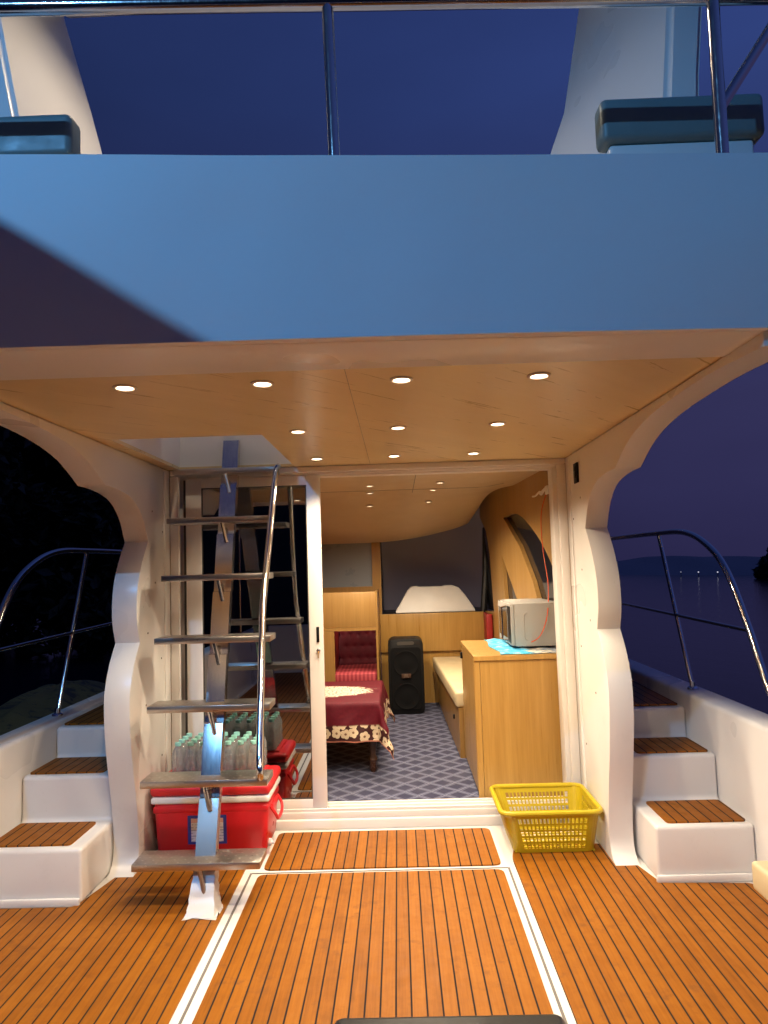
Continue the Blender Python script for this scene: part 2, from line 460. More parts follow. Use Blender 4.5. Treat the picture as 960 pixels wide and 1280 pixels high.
w = bpy.data.worlds.new('World'); S.world = w; w.use_nodes = True; nt = w.node_tree
bg = nt.nodes['Background']; tc = nt.nodes.new('ShaderNodeTexCoord'); sp = nt.nodes.new('ShaderNodeSeparateXYZ')
rp = nt.nodes.new('ShaderNodeValToRGB'); mr = nt.nodes.new('ShaderNodeMapRange')
mr.inputs[1].default_value = -.1; mr.inputs[2].default_value = 1
nt.links.new(tc.outputs['Generated'], sp.inputs[0]); nt.links.new(sp.outputs[2], mr.inputs[0]); nt.links.new(mr.outputs[0], rp.inputs[0]); nt.links.new(rp.outputs[0], bg.inputs[0])
el = rp.color_ramp.elements
while len(el) < 5: el.new(.5)
for e_, (p_, c_) in zip(el, [(0, lin(22, 21, 44)), (.09, lin(35, 33, 64)), (.28, lin(43, 42, 76)), (.6, lin(39, 54, 104)), (1, lin(30, 45, 95))]):
    e_.position = p_; e_.color = c_
ma = nt.nodes.new('ShaderNodeMath'); ma.operation = 'MULTIPLY_ADD'; ma.inputs[1].default_value = .85; ma.inputs[2].default_value = 1.0
nt.links.new(sp.outputs[0], ma.inputs[0]); mx_ = nt.nodes.new('ShaderNodeMath'); mx_.operation = 'MAXIMUM'; mx_.inputs[1].default_value = .45
nt.links.new(ma.outputs[0], mx_.inputs[0])
cn = nt.nodes.new('ShaderNodeTexNoise'); cn.inputs['Scale'].default_value = 2.2; cn.inputs['Detail'].default_value = 4
mpc = nt.nodes.new('ShaderNodeMapping'); mpc.inputs['Scale'].default_value = (1, 1, 3); nt.links.new(tc.outputs['Generated'], mpc.inputs[0]); nt.links.new(mpc.outputs[0], cn.inputs['Vector'])
cm_ = nt.nodes.new('ShaderNodeMapRange'); cm_.inputs[1].default_value = .3; cm_.inputs[2].default_value = .7; cm_.inputs[3].default_value = .90; cm_.inputs[4].default_value = 1.10
nt.links.new(cn.outputs[0], cm_.inputs[0]); mm_ = nt.nodes.new('ShaderNodeMath'); mm_.operation = 'MULTIPLY'
nt.links.new(mx_.outputs[0], mm_.inputs[0]); nt.links.new(cm_.outputs[0], mm_.inputs[1]); nt.links.new(mm_.outputs[0], bg.inputs[1])
S.view_settings.view_transform = 'Standard'; S.view_settings.look = 'None'; S.view_settings.gamma = 1; S.view_settings.exposure = 0
S.cycles.use_denoising = True
S.cycles.max_bounces = 10; S.cycles.diffuse_bounces = 5; S.cycles.glossy_bounces = 5; S.cycles.transparent_max_bounces = 24
S.cycles.sample_clamp_indirect = 6
S.cycles.caustics_reflective = False; S.cycles.caustics_refractive = False

# ------------------------------------------------------------------ boat: deck
XL, XR = -1.265, .95            # inner faces of the two wing walls
DM = .0045
deck = MB().box(-1.84, 1.53, -1.9, 3.9, -.08, 0).build('deck', M['gel']); tag(deck, kind='structure')
def teakpatch(poly, z0, z1, parent, name='teak_panel'):
    return MB().prism(poly, None, z0, z1, XY).build(name, M['teak'], parent)
def roundpoly(pts, r=.03, n=4):
    out = []; N = len(pts)
    for i in range(N):
        p = Vector(pts[i]); a = (Vector(pts[i - 1]) - p); b = (Vector(pts[(i + 1) % N]) - p)
        rr = min(r, a.length * .45, b.length * .45)
        A = p + a.normalized() * rr; B = p + b.normalized() * rr
        for k in range(n + 1):
            t = k / n; q = A * (1 - t) ** 2 + p * 2 * t * (1 - t) + B * t * t; out.append((q.x, q.y))
    return out
teakpatch(roundpoly([(-.682, -1.7), (.437, -1.7), (.437, 3.335), (-.682, 3.335)], .04), .001, .007, deck)
teakpatch(roundpoly([(-.672, 3.385), (.438, 3.385), (.438, 3.84), (-.672, 3.84)], .04), .001, .007, deck)
teakpatch(roundpoly([(-1.78, -1.7), (-.757, -1.7), (-.757, 3.84), (-1.25, 3.84), (-1.255, 3.56), (-1.33, 3.42), (-1.41, 3.06), (-1.78, 3.06)], .03), .001, .007, deck)
teakpatch(roundpoly([(.497, -1.7), (1.47, -1.7), (1.47, 3.14), (1.09, 3.16), (1.0, 3.56), (.95, 3.60), (.53, 3.60), (.497, 3.45)], .03), .001, .007, deck)
gk = MB()
for x in (-.722, .466): gk.box(x - .0045, x + .0045, -1.7, 3.36, .0005, .0035)
gk.box(-.7175, .4615, 3.357, 3.362, .0005, .0035)
gk.build('hatch_groove', M['groove'], deck)

# door sill and the rest of the door frame
df = thing('door_frame', 'white aluminium frame round the wide cabin doorway', 'door frame', (-.15, 3.92, 0))
MB().box(-1.255, .955, 3.885, 4.09, .001, .05, .004).box(-1.255, .955, 3.905, 4.08, .05, .085, .003) \
    .box(-1.255, .955, 3.912, 3.925, .085, .10).box(-1.255, .955, 3.965, 3.978, .085, .10).box(-1.255, .955, 4.015, 4.03, .085, .10).build('sill', M['frame'], df)
MB().box(.903, .948, 3.90, 3.935, .086, 1.935, .003).box(.880, .94, 3.937, 4.04, .086, 1.92, .002).build('jamb', M['frame'], df)
MB().box(-1.262, -1.215, 3.90, 3.93, .086, 1.935, .003).box(-1.25, -1.20, 3.965, 4.04, .086, 1.92, .002).build('jamb', M['frame'], df)
MB().box(-1.199, -1.187, 3.945, 3.96, .088, 1.918).build('gasket', M['gasket'], df)  # shade of the gap between jamb and stile, drawn as a dark strip
MB().box(-1.262, .948, 3.895, 3.932, 1.937, 1.968, .003).box(-1.25, .935, 3.934, 3.96, 1.927, 1.966, .002).box(-1.25, .93, 3.962, 4.04, 1.918, 1.966, .002).build('header', M['frame'], df)

sd = thing('sliding_door', 'white framed sliding glass door pushed left behind the ladder', 'door', (-.82, 3.95, .1))
DX0, DX1, DZ0, DZ1 = -1.185, -.424, .087, 1.925
MB().box(DX0, DX0 + .088, 3.938, 3.962, DZ0, DZ1, .003).box(DX1 - .078, DX1, 3.938, 3.962, DZ0, DZ1, .003) \
    .box(DX0 + .088, DX1 - .078, 3.939, 3.961, DZ1 - .055, DZ1 - .001, .003).box(DX0 + .088, DX1 - .078, 3.939, 3.961, DZ0 + .001, DZ0 + .058, .003).build('frame', M['frame'], sd)
MB().box(DX0 + .086, DX1 - .076, 3.948, 3.953, DZ0 + .056, DZ1 - .053).build('glass_pane', M['doorglass'], sd)
g_ = MB()
for a in ((DX0 + .088, DX0 + .093, DZ0 + .058, DZ1 - .055), (DX1 - .083, DX1 - .078, DZ0 + .058, DZ1 - .055)): g_.box(a[0], a[1], 3.942, 3.9475, a[2], a[3])
for z in (DZ0 + .058, DZ1 - .060): g_.box(DX0 + .093, DX1 - .083, 3.942, 3.9475, z, z + .005)
g_.build('gasket', M['gasket'], sd)
MB().box(-.462, -.446, 3.932, 3.9395, .99, 1.075, .003).build('pull_slot', M['black'], sd)
lk = MB().lathe([(.011, 0), (.011, .012), (.006, .016)], seg=14, mtx=Matrix.Translation((-.452, 3.9378, .945)) @ Matrix.Rotation(PI / 2, 4, 'X')).build('lock', M['chrome'], sd)
MB().box(-.456, -.449, 3.915, 3.919, .905, .937, .001).tube([(-.4525, 3.922, .944), (-.4525, 3.916, .93)], .003, 8).build('key', M['brass'], lk)

# ------------------------------------------------------------------ wing walls with scalloped edges
arcs = [[(1.772, 1.928), (2.05, 1.942), (2.30, 1.940), (2.60, 1.922), (2.84, 1.875), (3.03, 1.79)],
        [(3.03, 1.79), (3.19, 1.785), (3.36, 1.755), (3.48, 1.68), (3.56, 1.56)],
        [(3.56, 1.56), (3.47, 1.445), (3.41, 1.32), (3.40, 1.18), (3.44, 1.065)],
        [(3.44, 1.065), (3.365, .97), (3.31, .84), (3.31, .69), (3.34, .52), (3.385, .34), (3.41, .20), (3.415, .10), (3.40, .05), (3.37, .02), (3.32, .0)]]
edge = []
for a in arcs:
    s_ = [(p.x, p.y) for p in spline([Vector((q[0], q[1], 0)) for q in a], 5)]
    edge += s_ if not edge else s_[1:]
edge[-1] = (3.32, .002)
wall_poly = edge + [(3.905, .002), (3.905, 1.966), (1.772, 1.966)]
def wing(x0, x1, label, inner, s):
    t = thing('wing_wall', label, 'wall', ((x0 + x1) / 2, 3.9, 0), 'scalloped wing walls beside the cockpit')
    b = MB().prism(wall_poly, None, x0, x1, YZ, rim=.007)
    b.build('panel', M['gel'], t, 25)
    # screws on the inner face
    for (yy, zz) in ((3.62, 1.72), (3.66, 1.35), (3.55, 1.10), (3.52, .75), (3.75, .95), (3.75, .45), (3.78, 1.62)):
        MB().lathe([(.005, 0), (.005, .002)], seg=8, mtx=Matrix.Translation((inner, yy, zz)) @ Matrix.Rotation(s * PI / 2, 4, 'Y')).build('screw', M['screw'], t)
    # cover strip where the panel meets the door frame
    MB().box(inner - .006 if s < 0 else inner - .001, inner + .001 if s < 0 else inner + .006, 3.80, 3.83, .02, 1.95).build('cover_strip', M['gelclean'], t)
    return t
wing(XL - .12, XL, 'white scalloped wing wall on the port side, beside the ladder', XL, 1)
wing(XR, XR + .11, 'white scalloped wing wall on the starboard side, behind the yellow basket', XR, -1)
sw = thing('switch_plate', 'small black switch on the white wall right of the doorway', 'switch', (XR, 3.66, 1.85))
MB().box(XR - .010, XR - .0005, 3.625, 3.70, 1.80, 1.905, .003).build('plate', M['black'], sw)
MB().box(XR - .015, XR - .0105, 3.645, 3.68, 1.825, 1.86, .001).box(XR - .015, XR - .0105, 3.645, 3.68, 1.862, 1.885, .001).build('rocker', M['blackpad'], sw)

# ------------------------------------------------------------------ boarding steps, side decks, gunwales, rails
def steps(xa, xb, yf, label, flip):
    t = thing('boarding_steps', label, 'steps', ((xa + xb) / 2, yf, 0), 'moulded steps up to the side decks')
    prof = [(yf, .0015), (yf, .235), (yf + .34, .235), (yf + .34, .445), (yf + .68, .445), (yf + .68, .60), (9.0, .64), (9.0, .0015)]
    prof = roundpoly(prof, .022, 4)
    MB().prism(prof, None, xa, xb, YZ, rim=.014).build('moulded_body', M['gel'], t)
    # soft plinth at the foot
    MB().box(xa - .012, xb, yf - .02, yf - .001, .0012, .035, .008).build('plinth', M['gel'], t)
    a, b = (xa + .06, xb - .02) if not flip else (xa + .02, xb - .06)
    def tr(y0, y1, z, sh=0):
        MB().prism(roundpoly([(a, y0), (b, y0), (b, y1), (a, y1)], .02), None, z + .0005, z + .008, XY).build('tread', M['teak'], t)
    tr(yf + .028, yf + .30, .235); tr(yf + .37, yf + .645, .445)
    MB().prism(roundpoly([(xa + .02, yf + .72), (xb - .02, yf + .72), (xb - .02, 8.9), (xa + .02, 8.9)], .02), None, .602, .61,
               lambda u, v, a_: (u, v, a_ + (v - yf - .68) * .04 / (9 - yf - .68))).build('side_deck_panel', M['teak'], t)
steps(-1.835, -1.393, 3.09, 'white moulded steps with teak treads on the port side, behind the ladder', True)
steps(1.085, 1.512, 3.18, 'white moulded steps with teak treads on the starboard side, by the basket', False)

def gunwale(s, xin, z, label):
    t = thing('gunwale', label, 'gunwale', (xin, 3, 0), 'gunwales along the two sides of the boat')
    w_ = .15 * s
    prof = [(xin, -.085), (xin, z - .02), (xin + .008 * s, z - .005), (xin + .02 * s, z), (xin + w_ - .015 * s, z + .004), (xin + w_, z - .012), (xin + w_, -.10), (xin + w_ - .1 * s, -1.0), (xin - .05 * s, -1.0)]
    MB().prism(prof, None, -1.9, 9.5, XZ).build('hull_side', M['gel'], t, 50)
    MB().box(min(xin + w_ + .001 * s, xin + w_ + .025 * s), max(xin + w_ + .001 * s, xin + w_ + .025 * s), -1.9, 9.5, .5, .55, .008).build('rub_rail', M['gasket'], t)
gunwale(-1, -1.838, .625, 'white port gunwale sloping past the left steps')
gunwale(1, 1.515, .675, 'white starboard gunwale sloping past the right steps')

def siderail(x, zb, label):
    t = thing('side_railing', label, 'railing', (x, 4, zb), 'stainless railings along the side decks')
    top = spline([(x, 2.98, zb), (x, 3.03, zb + .09), (x, 3.13, .805), (x, 3.275, 1.06), (x, 3.45, 1.315), (x, 3.64, 1.45), (x, 3.93, 1.535), (x, 4.4, 1.55), (x, 5.5, 1.555), (x, 9.2, 1.58)], 6)
    MB().tube(top, .017, 14).build('top_rail', M['steel'], t)
    MB().tube([(x, 3.29, 1.055), (x, 5.0, 1.08), (x, 9.2, 1.11)], .010, 12).build('mid_rail', M['steel'], t)
    for y0, y1 in ((3.95, 4.32), (6.0, 6.35), (8.0, 8.35)):
        p = MB().tube([(x, y0, zb), (x, y1, 1.545)], .0125, 12).build('stanchion', M['steel'], t)
        MB().lathe([(.03, 0), (.028, .008), (.016, .014), (.015, .04)], (x, y0, zb), 16).build('base_flange', M['chrome'], p)
    MB().lathe([(.034, 0), (.032, .008), (.02, .014), (.018, .04)], (x, 2.98, zb), 16).build('base_flange', M['chrome'], t)
siderail(-1.915, .629, 'bent stainless railing rising over the port side deck')
siderail(1.595, .679, 'bent stainless railing rising over the starboard side deck')

# ------------------------------------------------------------------ flybridge overhang
fb = thing('flybridge', 'white flybridge overhang with a tall blue lit fascia and oak ceiling', 'boat deck', (-.1, 2.4, 1.97))
FX0, FX1 = XL - .118, XR + .15
def fy(x): return 1.74 + .031 * (x)          # the fascia is slightly out of square
def fascia(u, v):
    x = FX0 + (FX1 - FX0) * u
    z = 1.967 + .473 * v + (-.021 * x) * v
    bow = .012 * math.sin(u * PI * 2.3 + .4) * math.sin(v * PI)
    dent = .007 * math.exp(-((x + .42) / .16) ** 2 - ((v - .62) / .28) ** 2) - .005 * math.exp(-((x - .1) / .12) ** 2 - ((v - .4) / .3) ** 2)
    return (x, fy(x) - bow + dent, z)
b = MB(); b.grid(fascia, 90, 24, .03); b.build('fascia', M['fascia'], fb, 60, True)
for x, z in ((-.205, 2.105), (-.205, 2.012), (.62, 2.33), (-.62, 2.25)):
    MB().lathe([(.0035, 0), (.003, .001)], seg=8, mtx=Matrix.Translation((x, fy(x) - .014, z)) @ Matrix.Rotation(PI / 2, 4, 'X')).build('drill_hole', M['gasket'], fb)
def topcap(u, v):
    x = FX0 + (FX1 - FX0) * u; return (x, fy(x) + .001 + v * .12, 2.444 - .021 * x)
MB().grid(topcap, 20, 2, .02).build('cap', M['gelclean'], fb)
# soffit trim: white return under the fascia, rounded at its outer corner
tr_ = [(1.7395, 1.975), (1.741, 1.9665), (1.746, 1.9645), (1.975, 1.9645), (1.982, 1.968), (1.982, 1.989), (1.745, 1.989)]
MB().prism(tr_, None, FX0 + .001, FX1 - .001, lambda u, v, a: (a, u + .031 * a * (1 if u < 1.9 else .3), v)).build('soffit_trim', M['gelclean'], fb)
HX0, HX1, HY0, HY1 = -1.20, -.557, 2.935, 3.885
MB().prism([(XL - .004, 1.975), (XR + .004, 1.975), (XR + .004, 3.893), (XL - .004, 3.893)], [[(HX0, HY0), (HX1, HY0), (HX1, HY1), (HX0, HY1)]], 1.9695, 1.985, XY).build('ceiling_panel', M['ceil'], fb, 0)
se = MB()
for x in (-.135, ): se.box(x - .0007, x + .0007, 1.99, 3.89, 1.9682, 1.9692)
se.build('ceiling_seam', M['groove'], fb)
MB().prism([(FX0, 1.80), (FX1, 1.86), (FX1, 3.9), (FX0, 3.9)], [[(HX0 - .012, HY0 - .012), (HX1 + .012, HY0 - .012), (HX1 + .012, HY1 + .012), (HX0 - .012, HY1 + .012)]], 1.99, 2.075, XY).build('deck_slab', M['gelclean'], fb, 0)
cm = MB()
cm.box(HX0 - .011, HX0, HY0, HY1 + .011, 1.986, 2.30).box(HX1, HX1 + .011, HY0, HY1 + .011, 1.986, 2.30).box(HX0 - .011, HX1 + .011, HY1 + .0115, HY1 + .022, 1.986, 2.30).box(HX0 - .011, HX1 + .011, HY0 - .011, HY0 - .0005, 1.986, 2.14)
cm.build('hatch_coaming', M['gelclean'], fb)
MB().box(FX0, FX1, 3.905, 9.0, 2.06, 2.09).build('cabin_roof', M['gelclean'], fb)

# ------------------------------------------------------------------ downlights
def downlight(x, y, z, label, group, lens, power, angle=142, r=.027):
    t = thing('ceiling_downlight', label, 'downlight', (x, y, z), group)
    MB().lathe([(r + .009, -.001), (r + .009, -.004), (r + .004, -.007), (r, -.006), (r - .001, -.001)], (x, y, z), 28).build('bezel', M['bezel'], t)
    MB().lathe([(r - .002, -.0012), (r * .9, -.0022), (r * .5, -.003)], (x, y, z), 24).build('lens', lens, t)
    L = bpy.data.lights.new('downlight_lamp', 'SPOT'); L.energy = power; L.color = (1, .825, .60); L.spot_size = math.radians(angle); L.spot_blend = .85; L.shadow_soft_size = .03
    lo = bpy.data.objects.new('lamp', L); COL.objects.link(lo); lo.parent = t; lo.location = (0, 0, -.045)
    return t
PW = 43
GL = 'recessed downlights in the oak ceiling over the cockpit'
for x, y, lab in [(-.815, 2.10, 'lit recessed downlight alone above the ladder side, just before the ceiling hatch'),
                  (-.395, 2.11, 'lit recessed downlight by the fascia, second from the port end of its row of four'),
                  (.03, 2.12, 'lit recessed downlight by the fascia, second from the starboard end of its row of four'),
                  (.452, 2.13, 'lit recessed downlight by the fascia, the starboard end of its row of four'),
                  (-.395, 2.88, 'lit recessed downlight in the middle row, beside the front corner of the hatch'),
                  (.02, 2.87, 'lit recessed downlight at the centre of the middle row of three'),
                  (.428, 2.86, 'lit recessed downlight in the middle row, nearest the starboard wall'),
                  (-.402, 3.625, 'lit recessed downlight above the sliding door, beside the back corner of the hatch'),
                  (.0, 3.615, 'lit recessed downlight at the centre of the row nearest the doorway'),
                  (.41, 3.615, 'lit recessed downlight nearest the doorway and the starboard wall')]:
    downlight(x, y, 1.9695, lab, GL, M['lens'], PW)

# ------------------------------------------------------------------ ladder
ld = thing('ladder', 'steep stainless steel ladder with seven treads rising through the hatch', 'ladder', (-.84, 2.95, 0))
zt = [.195 + .2945 * k for k in range(6)] + [1.938]
def sy(z): return 2.965 + .428 * z
def sx(z): return -.842 - .030 * z
hw = .043
b = MB()
Z_ = []          # each length between two treads stands steeper than the ladder, stepping forward under every tread
brk = [.13] + [z - .075 for z in zt] + [2.125]
for a_, b_ in zip(brk, brk[1:]):
    m_ = (a_ + b_) / 2
    for k in range(9):
        z = a_ + .001 + (b_ - a_ - .002) * k / 8
        Z_.append((z, (sy(m_) + .37 * (z - m_) if a_ > .2 else sy(z)) - .004 * math.sin(PI * k / 8)))
def spfn(zc):
    zc, yy = zc
    return [(sx(zc) - hw, yy, zc), (sx(zc) + hw, yy, zc), (sx(zc) + hw, yy + .05, zc), (sx(zc) - hw, yy + .05, zc)]
bb = bmesh.new(); rings = [[bb.verts.new(p) for p in spfn(z)] for z in Z_]
for A, B in zip(rings, rings[1:]):
    for k in range(4): bb.faces.new((A[k], A[(k + 1) % 4], B[(k + 1) % 4], B[k]))
bb.faces.new(rings[0][::-1]); bb.faces.new(rings[-1])
b._merge(bb); b.build('spine', M['spine'], ld)
# white fibreglassed foot
bb = bmesh.new()
sec = [(.0075, .066, .06), (.012, .062, .055), (.05, .053, .042), (.10, .048, .034), (.15, .0455, .0275), (.158, .0445, .0262)]
rings = []
for z, wx, wy in sec:
    rings.append([bb.verts.new((sx(z) + dx * wx, sy(z) + .0225 + dy * wy, z)) for dx, dy in ((-1, -1), (1, -1), (1, 1), (-1, 1))])
for A, B in zip(rings, rings[1:]):
    for k in range(4): bb.faces.new((A[k], A[(k + 1) % 4], B[(k + 1) % 4], B[k]))
bb.faces.new(rings[0][::-1]); bb.faces.new(rings[-1])
bmesh.ops.subdivide_edges(bb, edges=bb.edges[:], cuts=2, use_grid_fill=True)
for v in bb.verts: v.co += Vector((random.uniform(-.003, .003), random.uniform(-.003, .003), 0)) if v.co.z > .012 else Vector((random.uniform(-.012, .012), random.uniform(-.012, .012), 0))
MB()._merge(bb).build('foot', M['gel'], ld)
XT = [(-1.135, -.602), (-1.145, -.590), (-1.158, -.597), (-1.166, -.612), (-1.174, -.640), (-1.186, -.652), (-1.19, -.64)]
for k, z in enumerate(zt):
    yc = sy(z) + .0
    x0, x1 = XT[k]
    tb = MB().box(x0, x1, yc - .075, yc + .075, z - .018, z + .012, .004)
    t_ = tb.build('tread', M['tread'], ld)
    if z > .1:
        zb = z - .12
        MB().tube([(sx(z) - .012, yc - .05, z - .018), (sx(zb) + .008, sy(zb) - .004, zb)], .010, 10).build('brace', M['spine'], t_)
hr = spline([(-.628, 3.765, 1.955), (-.632, 3.70, 1.90), (-.645, 3.55, 1.55), (-.655, 3.41, 1.235), (-.652, 3.365, 1.13), (-.640, 3.25, .87), (-.627, 3.13, .60), (-.622, 3.098, .545), (-.62, 3.10, .51), (-.628, 3.12, .502)], 6)
MB().tube(hr, .0165, 16).build('handrail', M['steel'], ld)

# ------------------------------------------------------------------ cooler, bottles, basket
CX0, CX1, CY0, CY1 = -1.245, -.655, 3.50, 3.845
ck = thing('cooler', 'large red cool box with white band standing under the ladder', 'cooler', ((CX0 + CX1) / 2, (CY0 + CY1) / 2, .008))
b = MB().box(CX0 + .012, CX1 - .012, CY0 + .012, CY1 - .012, .02, .285, .03, 4, taper=(.945, .92))
b.box(CX0 + .012, CX1 - .012, CY0 + .012, CY1 - .012, .225, .262, .012, 3)
b.box(CX0 + .05, CX1 - .05, CY0 + .05, CY1 - .05, .0081, .03, .006, taper=(.97, .97))
b.build('body', M['red'], ck, 50)
MB().box(CX0 + .004, CX1 - .004, CY0 + .004, CY1 - .004, .272, .306, .012, 3).build('band', M['white'], ck, 50)
MB().box(CX0, CX1, CY0, CY1, .308, .362, .022, 4).box(CX0 + .05, CX1 - .05, CY0 + .04, CY1 - .04, .355, .372, .008, 3).build('lid', M['redlid'], ck, 50)
hd = MB().box(CX1 - .016, CX1 - .002, CY0 + .10, CY1 - .10, .20, .235, .006).tube(spline([(CX1 - .012, CY0 + .08, .23), (CX1 + .012, CY0 + .085, .19), (CX1 + .018, CY0 + .12, .16), (CX1 + .018, CY1 - .12, .16), (CX1 + .012, CY1 - .085, .19), (CX1 - .012, CY1 - .08, .23)], 4), .008, 8).build('handle', M['redlid'], ck)
MB().lathe([(.018, 0), (.018, .014), (.010, .018), (.009, .03)], seg=14, mtx=Matrix.Translation((CX1 - .028, CY0 + .09, .055)) @ Matrix.Rotation(PI / 2, 4, 'Y')).build('drain_plug', M['white'], ck)
def tilt(y): return Matrix.Translation((0, y, .05)) @ Matrix.Rotation(.048, 4, 'X') @ Matrix.Translation((0, -y, -.05))
st = MB().box(-1.062, -.872, CY0 + .0205, CY0 + .022, .078, .216, 0, mtx=tilt(CY0)).build('sticker', plain('sticker blue', (.03, .05, .30), .4), ck)
gs = G('sticker print'); _x, _y, _z = gs.xyz(gs.pos())
bars = gs.math('MULTIPLY', gs.math('GREATER_THAN', gs.math('FRACT', gs.math('DIVIDE', _z, .0135)), .62), gs.math('GREATER_THAN', gs.noise(gs.scale(gs.pos(), 60, 0, 74), 1, 1), .47))
cl_ = gs.mix(gs.math('MULTIPLY', bars, .7), (.72, .71, .70, 1), (.25, .27, .33, 1))
cl_ = gs.mix(gs.math('GREATER_THAN', _z, .182), cl_, (.62, .36, .30, 1))
gs.p(Base_Color=cl_, Roughness=.45)
stp = MB().box(-1.045, -.888, CY0 + .0189, CY0 + .0203, .09, .202, 0, mtx=tilt(CY0)).build('sticker_panel', gs.m, st)
bp = thing('water_bottle_pack', 'pack of clear water bottles with teal caps standing on the red cooler', 'bottle pack', (-.96, 3.68, .373))
bprof = [(.022, 0), (.030, .004), (.031, .026), (.0285, .038), (.031, .05), (.031, .08), (.0285, .09), (.031, .10), (.030, .122), (.022, .141), (.0135, .153), (.0125, .162)]
b0 = None; nb = 0
BX0, BY0 = -1.165, 3.57
for j in range(4):
    for i in range(7):
        p_ = (BX0 + .0315 + i * .0635, BY0 + .0315 + j * .064, .3735)
        if b0 is None:
            b0 = MB().lathe(bprof, p_, 14).build('bottle', M['bottle'], bp)
            c0 = MB().lathe([(.0155, .157), (.0155, .171), (.014, .1735)], p_, 14).build('cap', M['cap'], b0)
            first = Vector(p_)
        else:
            o = b0.copy(); COL.objects.link(o); o.parent = bp; o.location = Vector(p_) - first
            c = c0.copy(); COL.objects.link(c); c.parent = o
bk = thing('laundry_basket', 'yellow plastic basket with square holes in front of the doorway', 'basket', (.73, 3.72, .008))
def lattice(mb, P00, P10, P11, P01, nx, nz, x_lo, x_hi, z_lo, z_hi, th, nrm):
    P = [Vector(p) for p in (P00, P10, P11, P01)]; n_ = Vector(nrm).normalized() * th
    def at(u, v): return (P[0] * (1 - u) + P[1] * u) * (1 - v) + (P[3] * (1 - u) + P[2] * u) * v
    def slab(u0, u1, v0, v1):
        q = [at(u0, v0), at(u1, v0), at(u1, v1), at(u0, v1)]
        b = bmesh.new(); A = [b.verts.new(p) for p in q]; B = [b.verts.new(p + n_) for p in q]
        b.faces.new(A); b.faces.new(B[::-1])
        for k in range(4): b.faces.new((A[k], B[k], B[(k + 1) % 4], A[(k + 1) % 4]))
        mb._merge(b)
    slab(0, x_lo, 0, 1); slab(x_hi, 1, 0, 1); slab(x_lo, x_hi, 0, z_lo); slab(x_lo, x_hi, z_hi, 1)
    bw = (x_hi - x_lo) / nx
    for i in range(1, nx): slab(x_lo + bw * (i - .19), x_lo + bw * (i + .19), z_lo, z_hi)
    bh = (z_hi - z_lo) / nz
    for j in range(1, nz):
        for i in range(nx):
            a0 = x_lo + bw * (i + (.19 if i else 0)); a1 = x_lo + bw * (i + 1 - (.19 if i < nx - 1 else 0))
            slab(a0, a1, z_lo + bh * (j - .17), z_lo + bh * (j + .17))
bx0, bx1, by0, by1, bz0, bz1 = .515, .905, 3.50, 3.80, .010, .206
tx0, tx1, ty0, ty1 = .460, .928, 3.445, 3.858
wl = MB()
n_c = 5
BR = rrect(bx0, bx1, by0, by1, .045, n_c); TR = rrect(tx0, tx1, ty0, ty1, .055, n_c)
m_ = n_c + 1
for k in range(4):
    a = k * m_ + n_c; b_ = ((k + 1) * m_) % (4 * m_)
    A0, B0_, A1, B1 = BR[a], BR[b_], TR[a], TR[b_]
    d = Vector((B0_[0] - A0[0], B0_[1] - A0[1], 0)); nr = Vector((-d.y, d.x, 0))
    lattice(wl, (*A0, bz0), (*B0_, bz0), (*B1, bz1), (*A1, bz1), 17 if k % 2 == 0 else 11, 5, .03, .97, .1, .88, .004, nr)
    for j in range(n_c):
        p0, p1, q0, q1 = BR[k * m_ + j], BR[k * m_ + j + 1], TR[k * m_ + j], TR[k * m_ + j + 1]
        d = Vector((p1[0] - p0[0], p1[1] - p0[1], 0)); nr = Vector((-d.y, d.x, 0)).normalized() * .004
        b = bmesh.new(); V = [Vector((*p0, bz0)), Vector((*p1, bz0)), Vector((*q1, bz1)), Vector((*q0, bz1))]
        A = [b.verts.new(v) for v in V]; B = [b.verts.new(v + nr) for v in V]
        b.faces.new(A); b.faces.new(B[::-1])
        for i in range(4): b.faces.new((A[i], B[i], B[(i + 1) % 4], A[(i + 1) % 4]))
        wl._merge(b)
wl.build('lattice_walls', M['yellow'], bk, 0)
fl = MB()
for i in range(14):
    x = bx0 + .006 + (bx1 - bx0 - .018) * i / 13; fl.box(x, x + .010, by0 + .005, by1 - .005, bz0, bz0 + .005)
for j in range(9):
    y = by0 + .008 + (by1 - by0 - .026) * j / 8; fl.box(bx0 + .005, bx1 - .005, y, y + .010, bz0 + .0051, bz0 + .009)
fl.build('base_grid', M['yellow'], bk, 0)
MB().tube([(p[0], p[1], bz1 + .004) for p in rrect(tx0 - .004, tx1 + .004, ty0 - .004, ty1 + .004, .05, 7)], .0125, 10, closed=True).build('rim', M['yellow'], bk)

# ------------------------------------------------------------------ starboard cockpit bench and stool, stern
cb = thing('cockpit_bench', 'cream cushioned cockpit bench along the starboard gunwale', 'bench', (1.25, 1.2, 0))
MB().box(1.13, 1.505, -1.6, 2.20, .009, .372, .012, 3).build('locker_base', M['gel'], cb)
MB().box(1.058, 1.508, -1.6, 2.272, .374, .462, .014, 3).build('cushion', M['cream'], cb)
so = thing('stool', 'black padded stool at the bottom edge in the middle of the teak deck', 'stool', (.07, 1.30, .008))
MB().box(-.165, .315, 1.12, 1.548, .425, .468, .02, 4).build('seat', M['blackpad'], so, 60)
MB().tube([(p[0], p[1], .424) for p in rrect(-.15, .30, 1.135, 1.53, .05, 6)], .011, 10, closed=True).build('frame', M['black'], so)
for x in (-.13, .28):
    for y in (1.155, 1.51): MB().tube([(x, y, .42), (x * 1.08 - .006, y, .009)], .011, 10).build('leg', M['black'], so)
tm = thing('transom', 'white transom wall closing the stern of the cockpit', 'bulwark', (-.15, -1.9, 0))
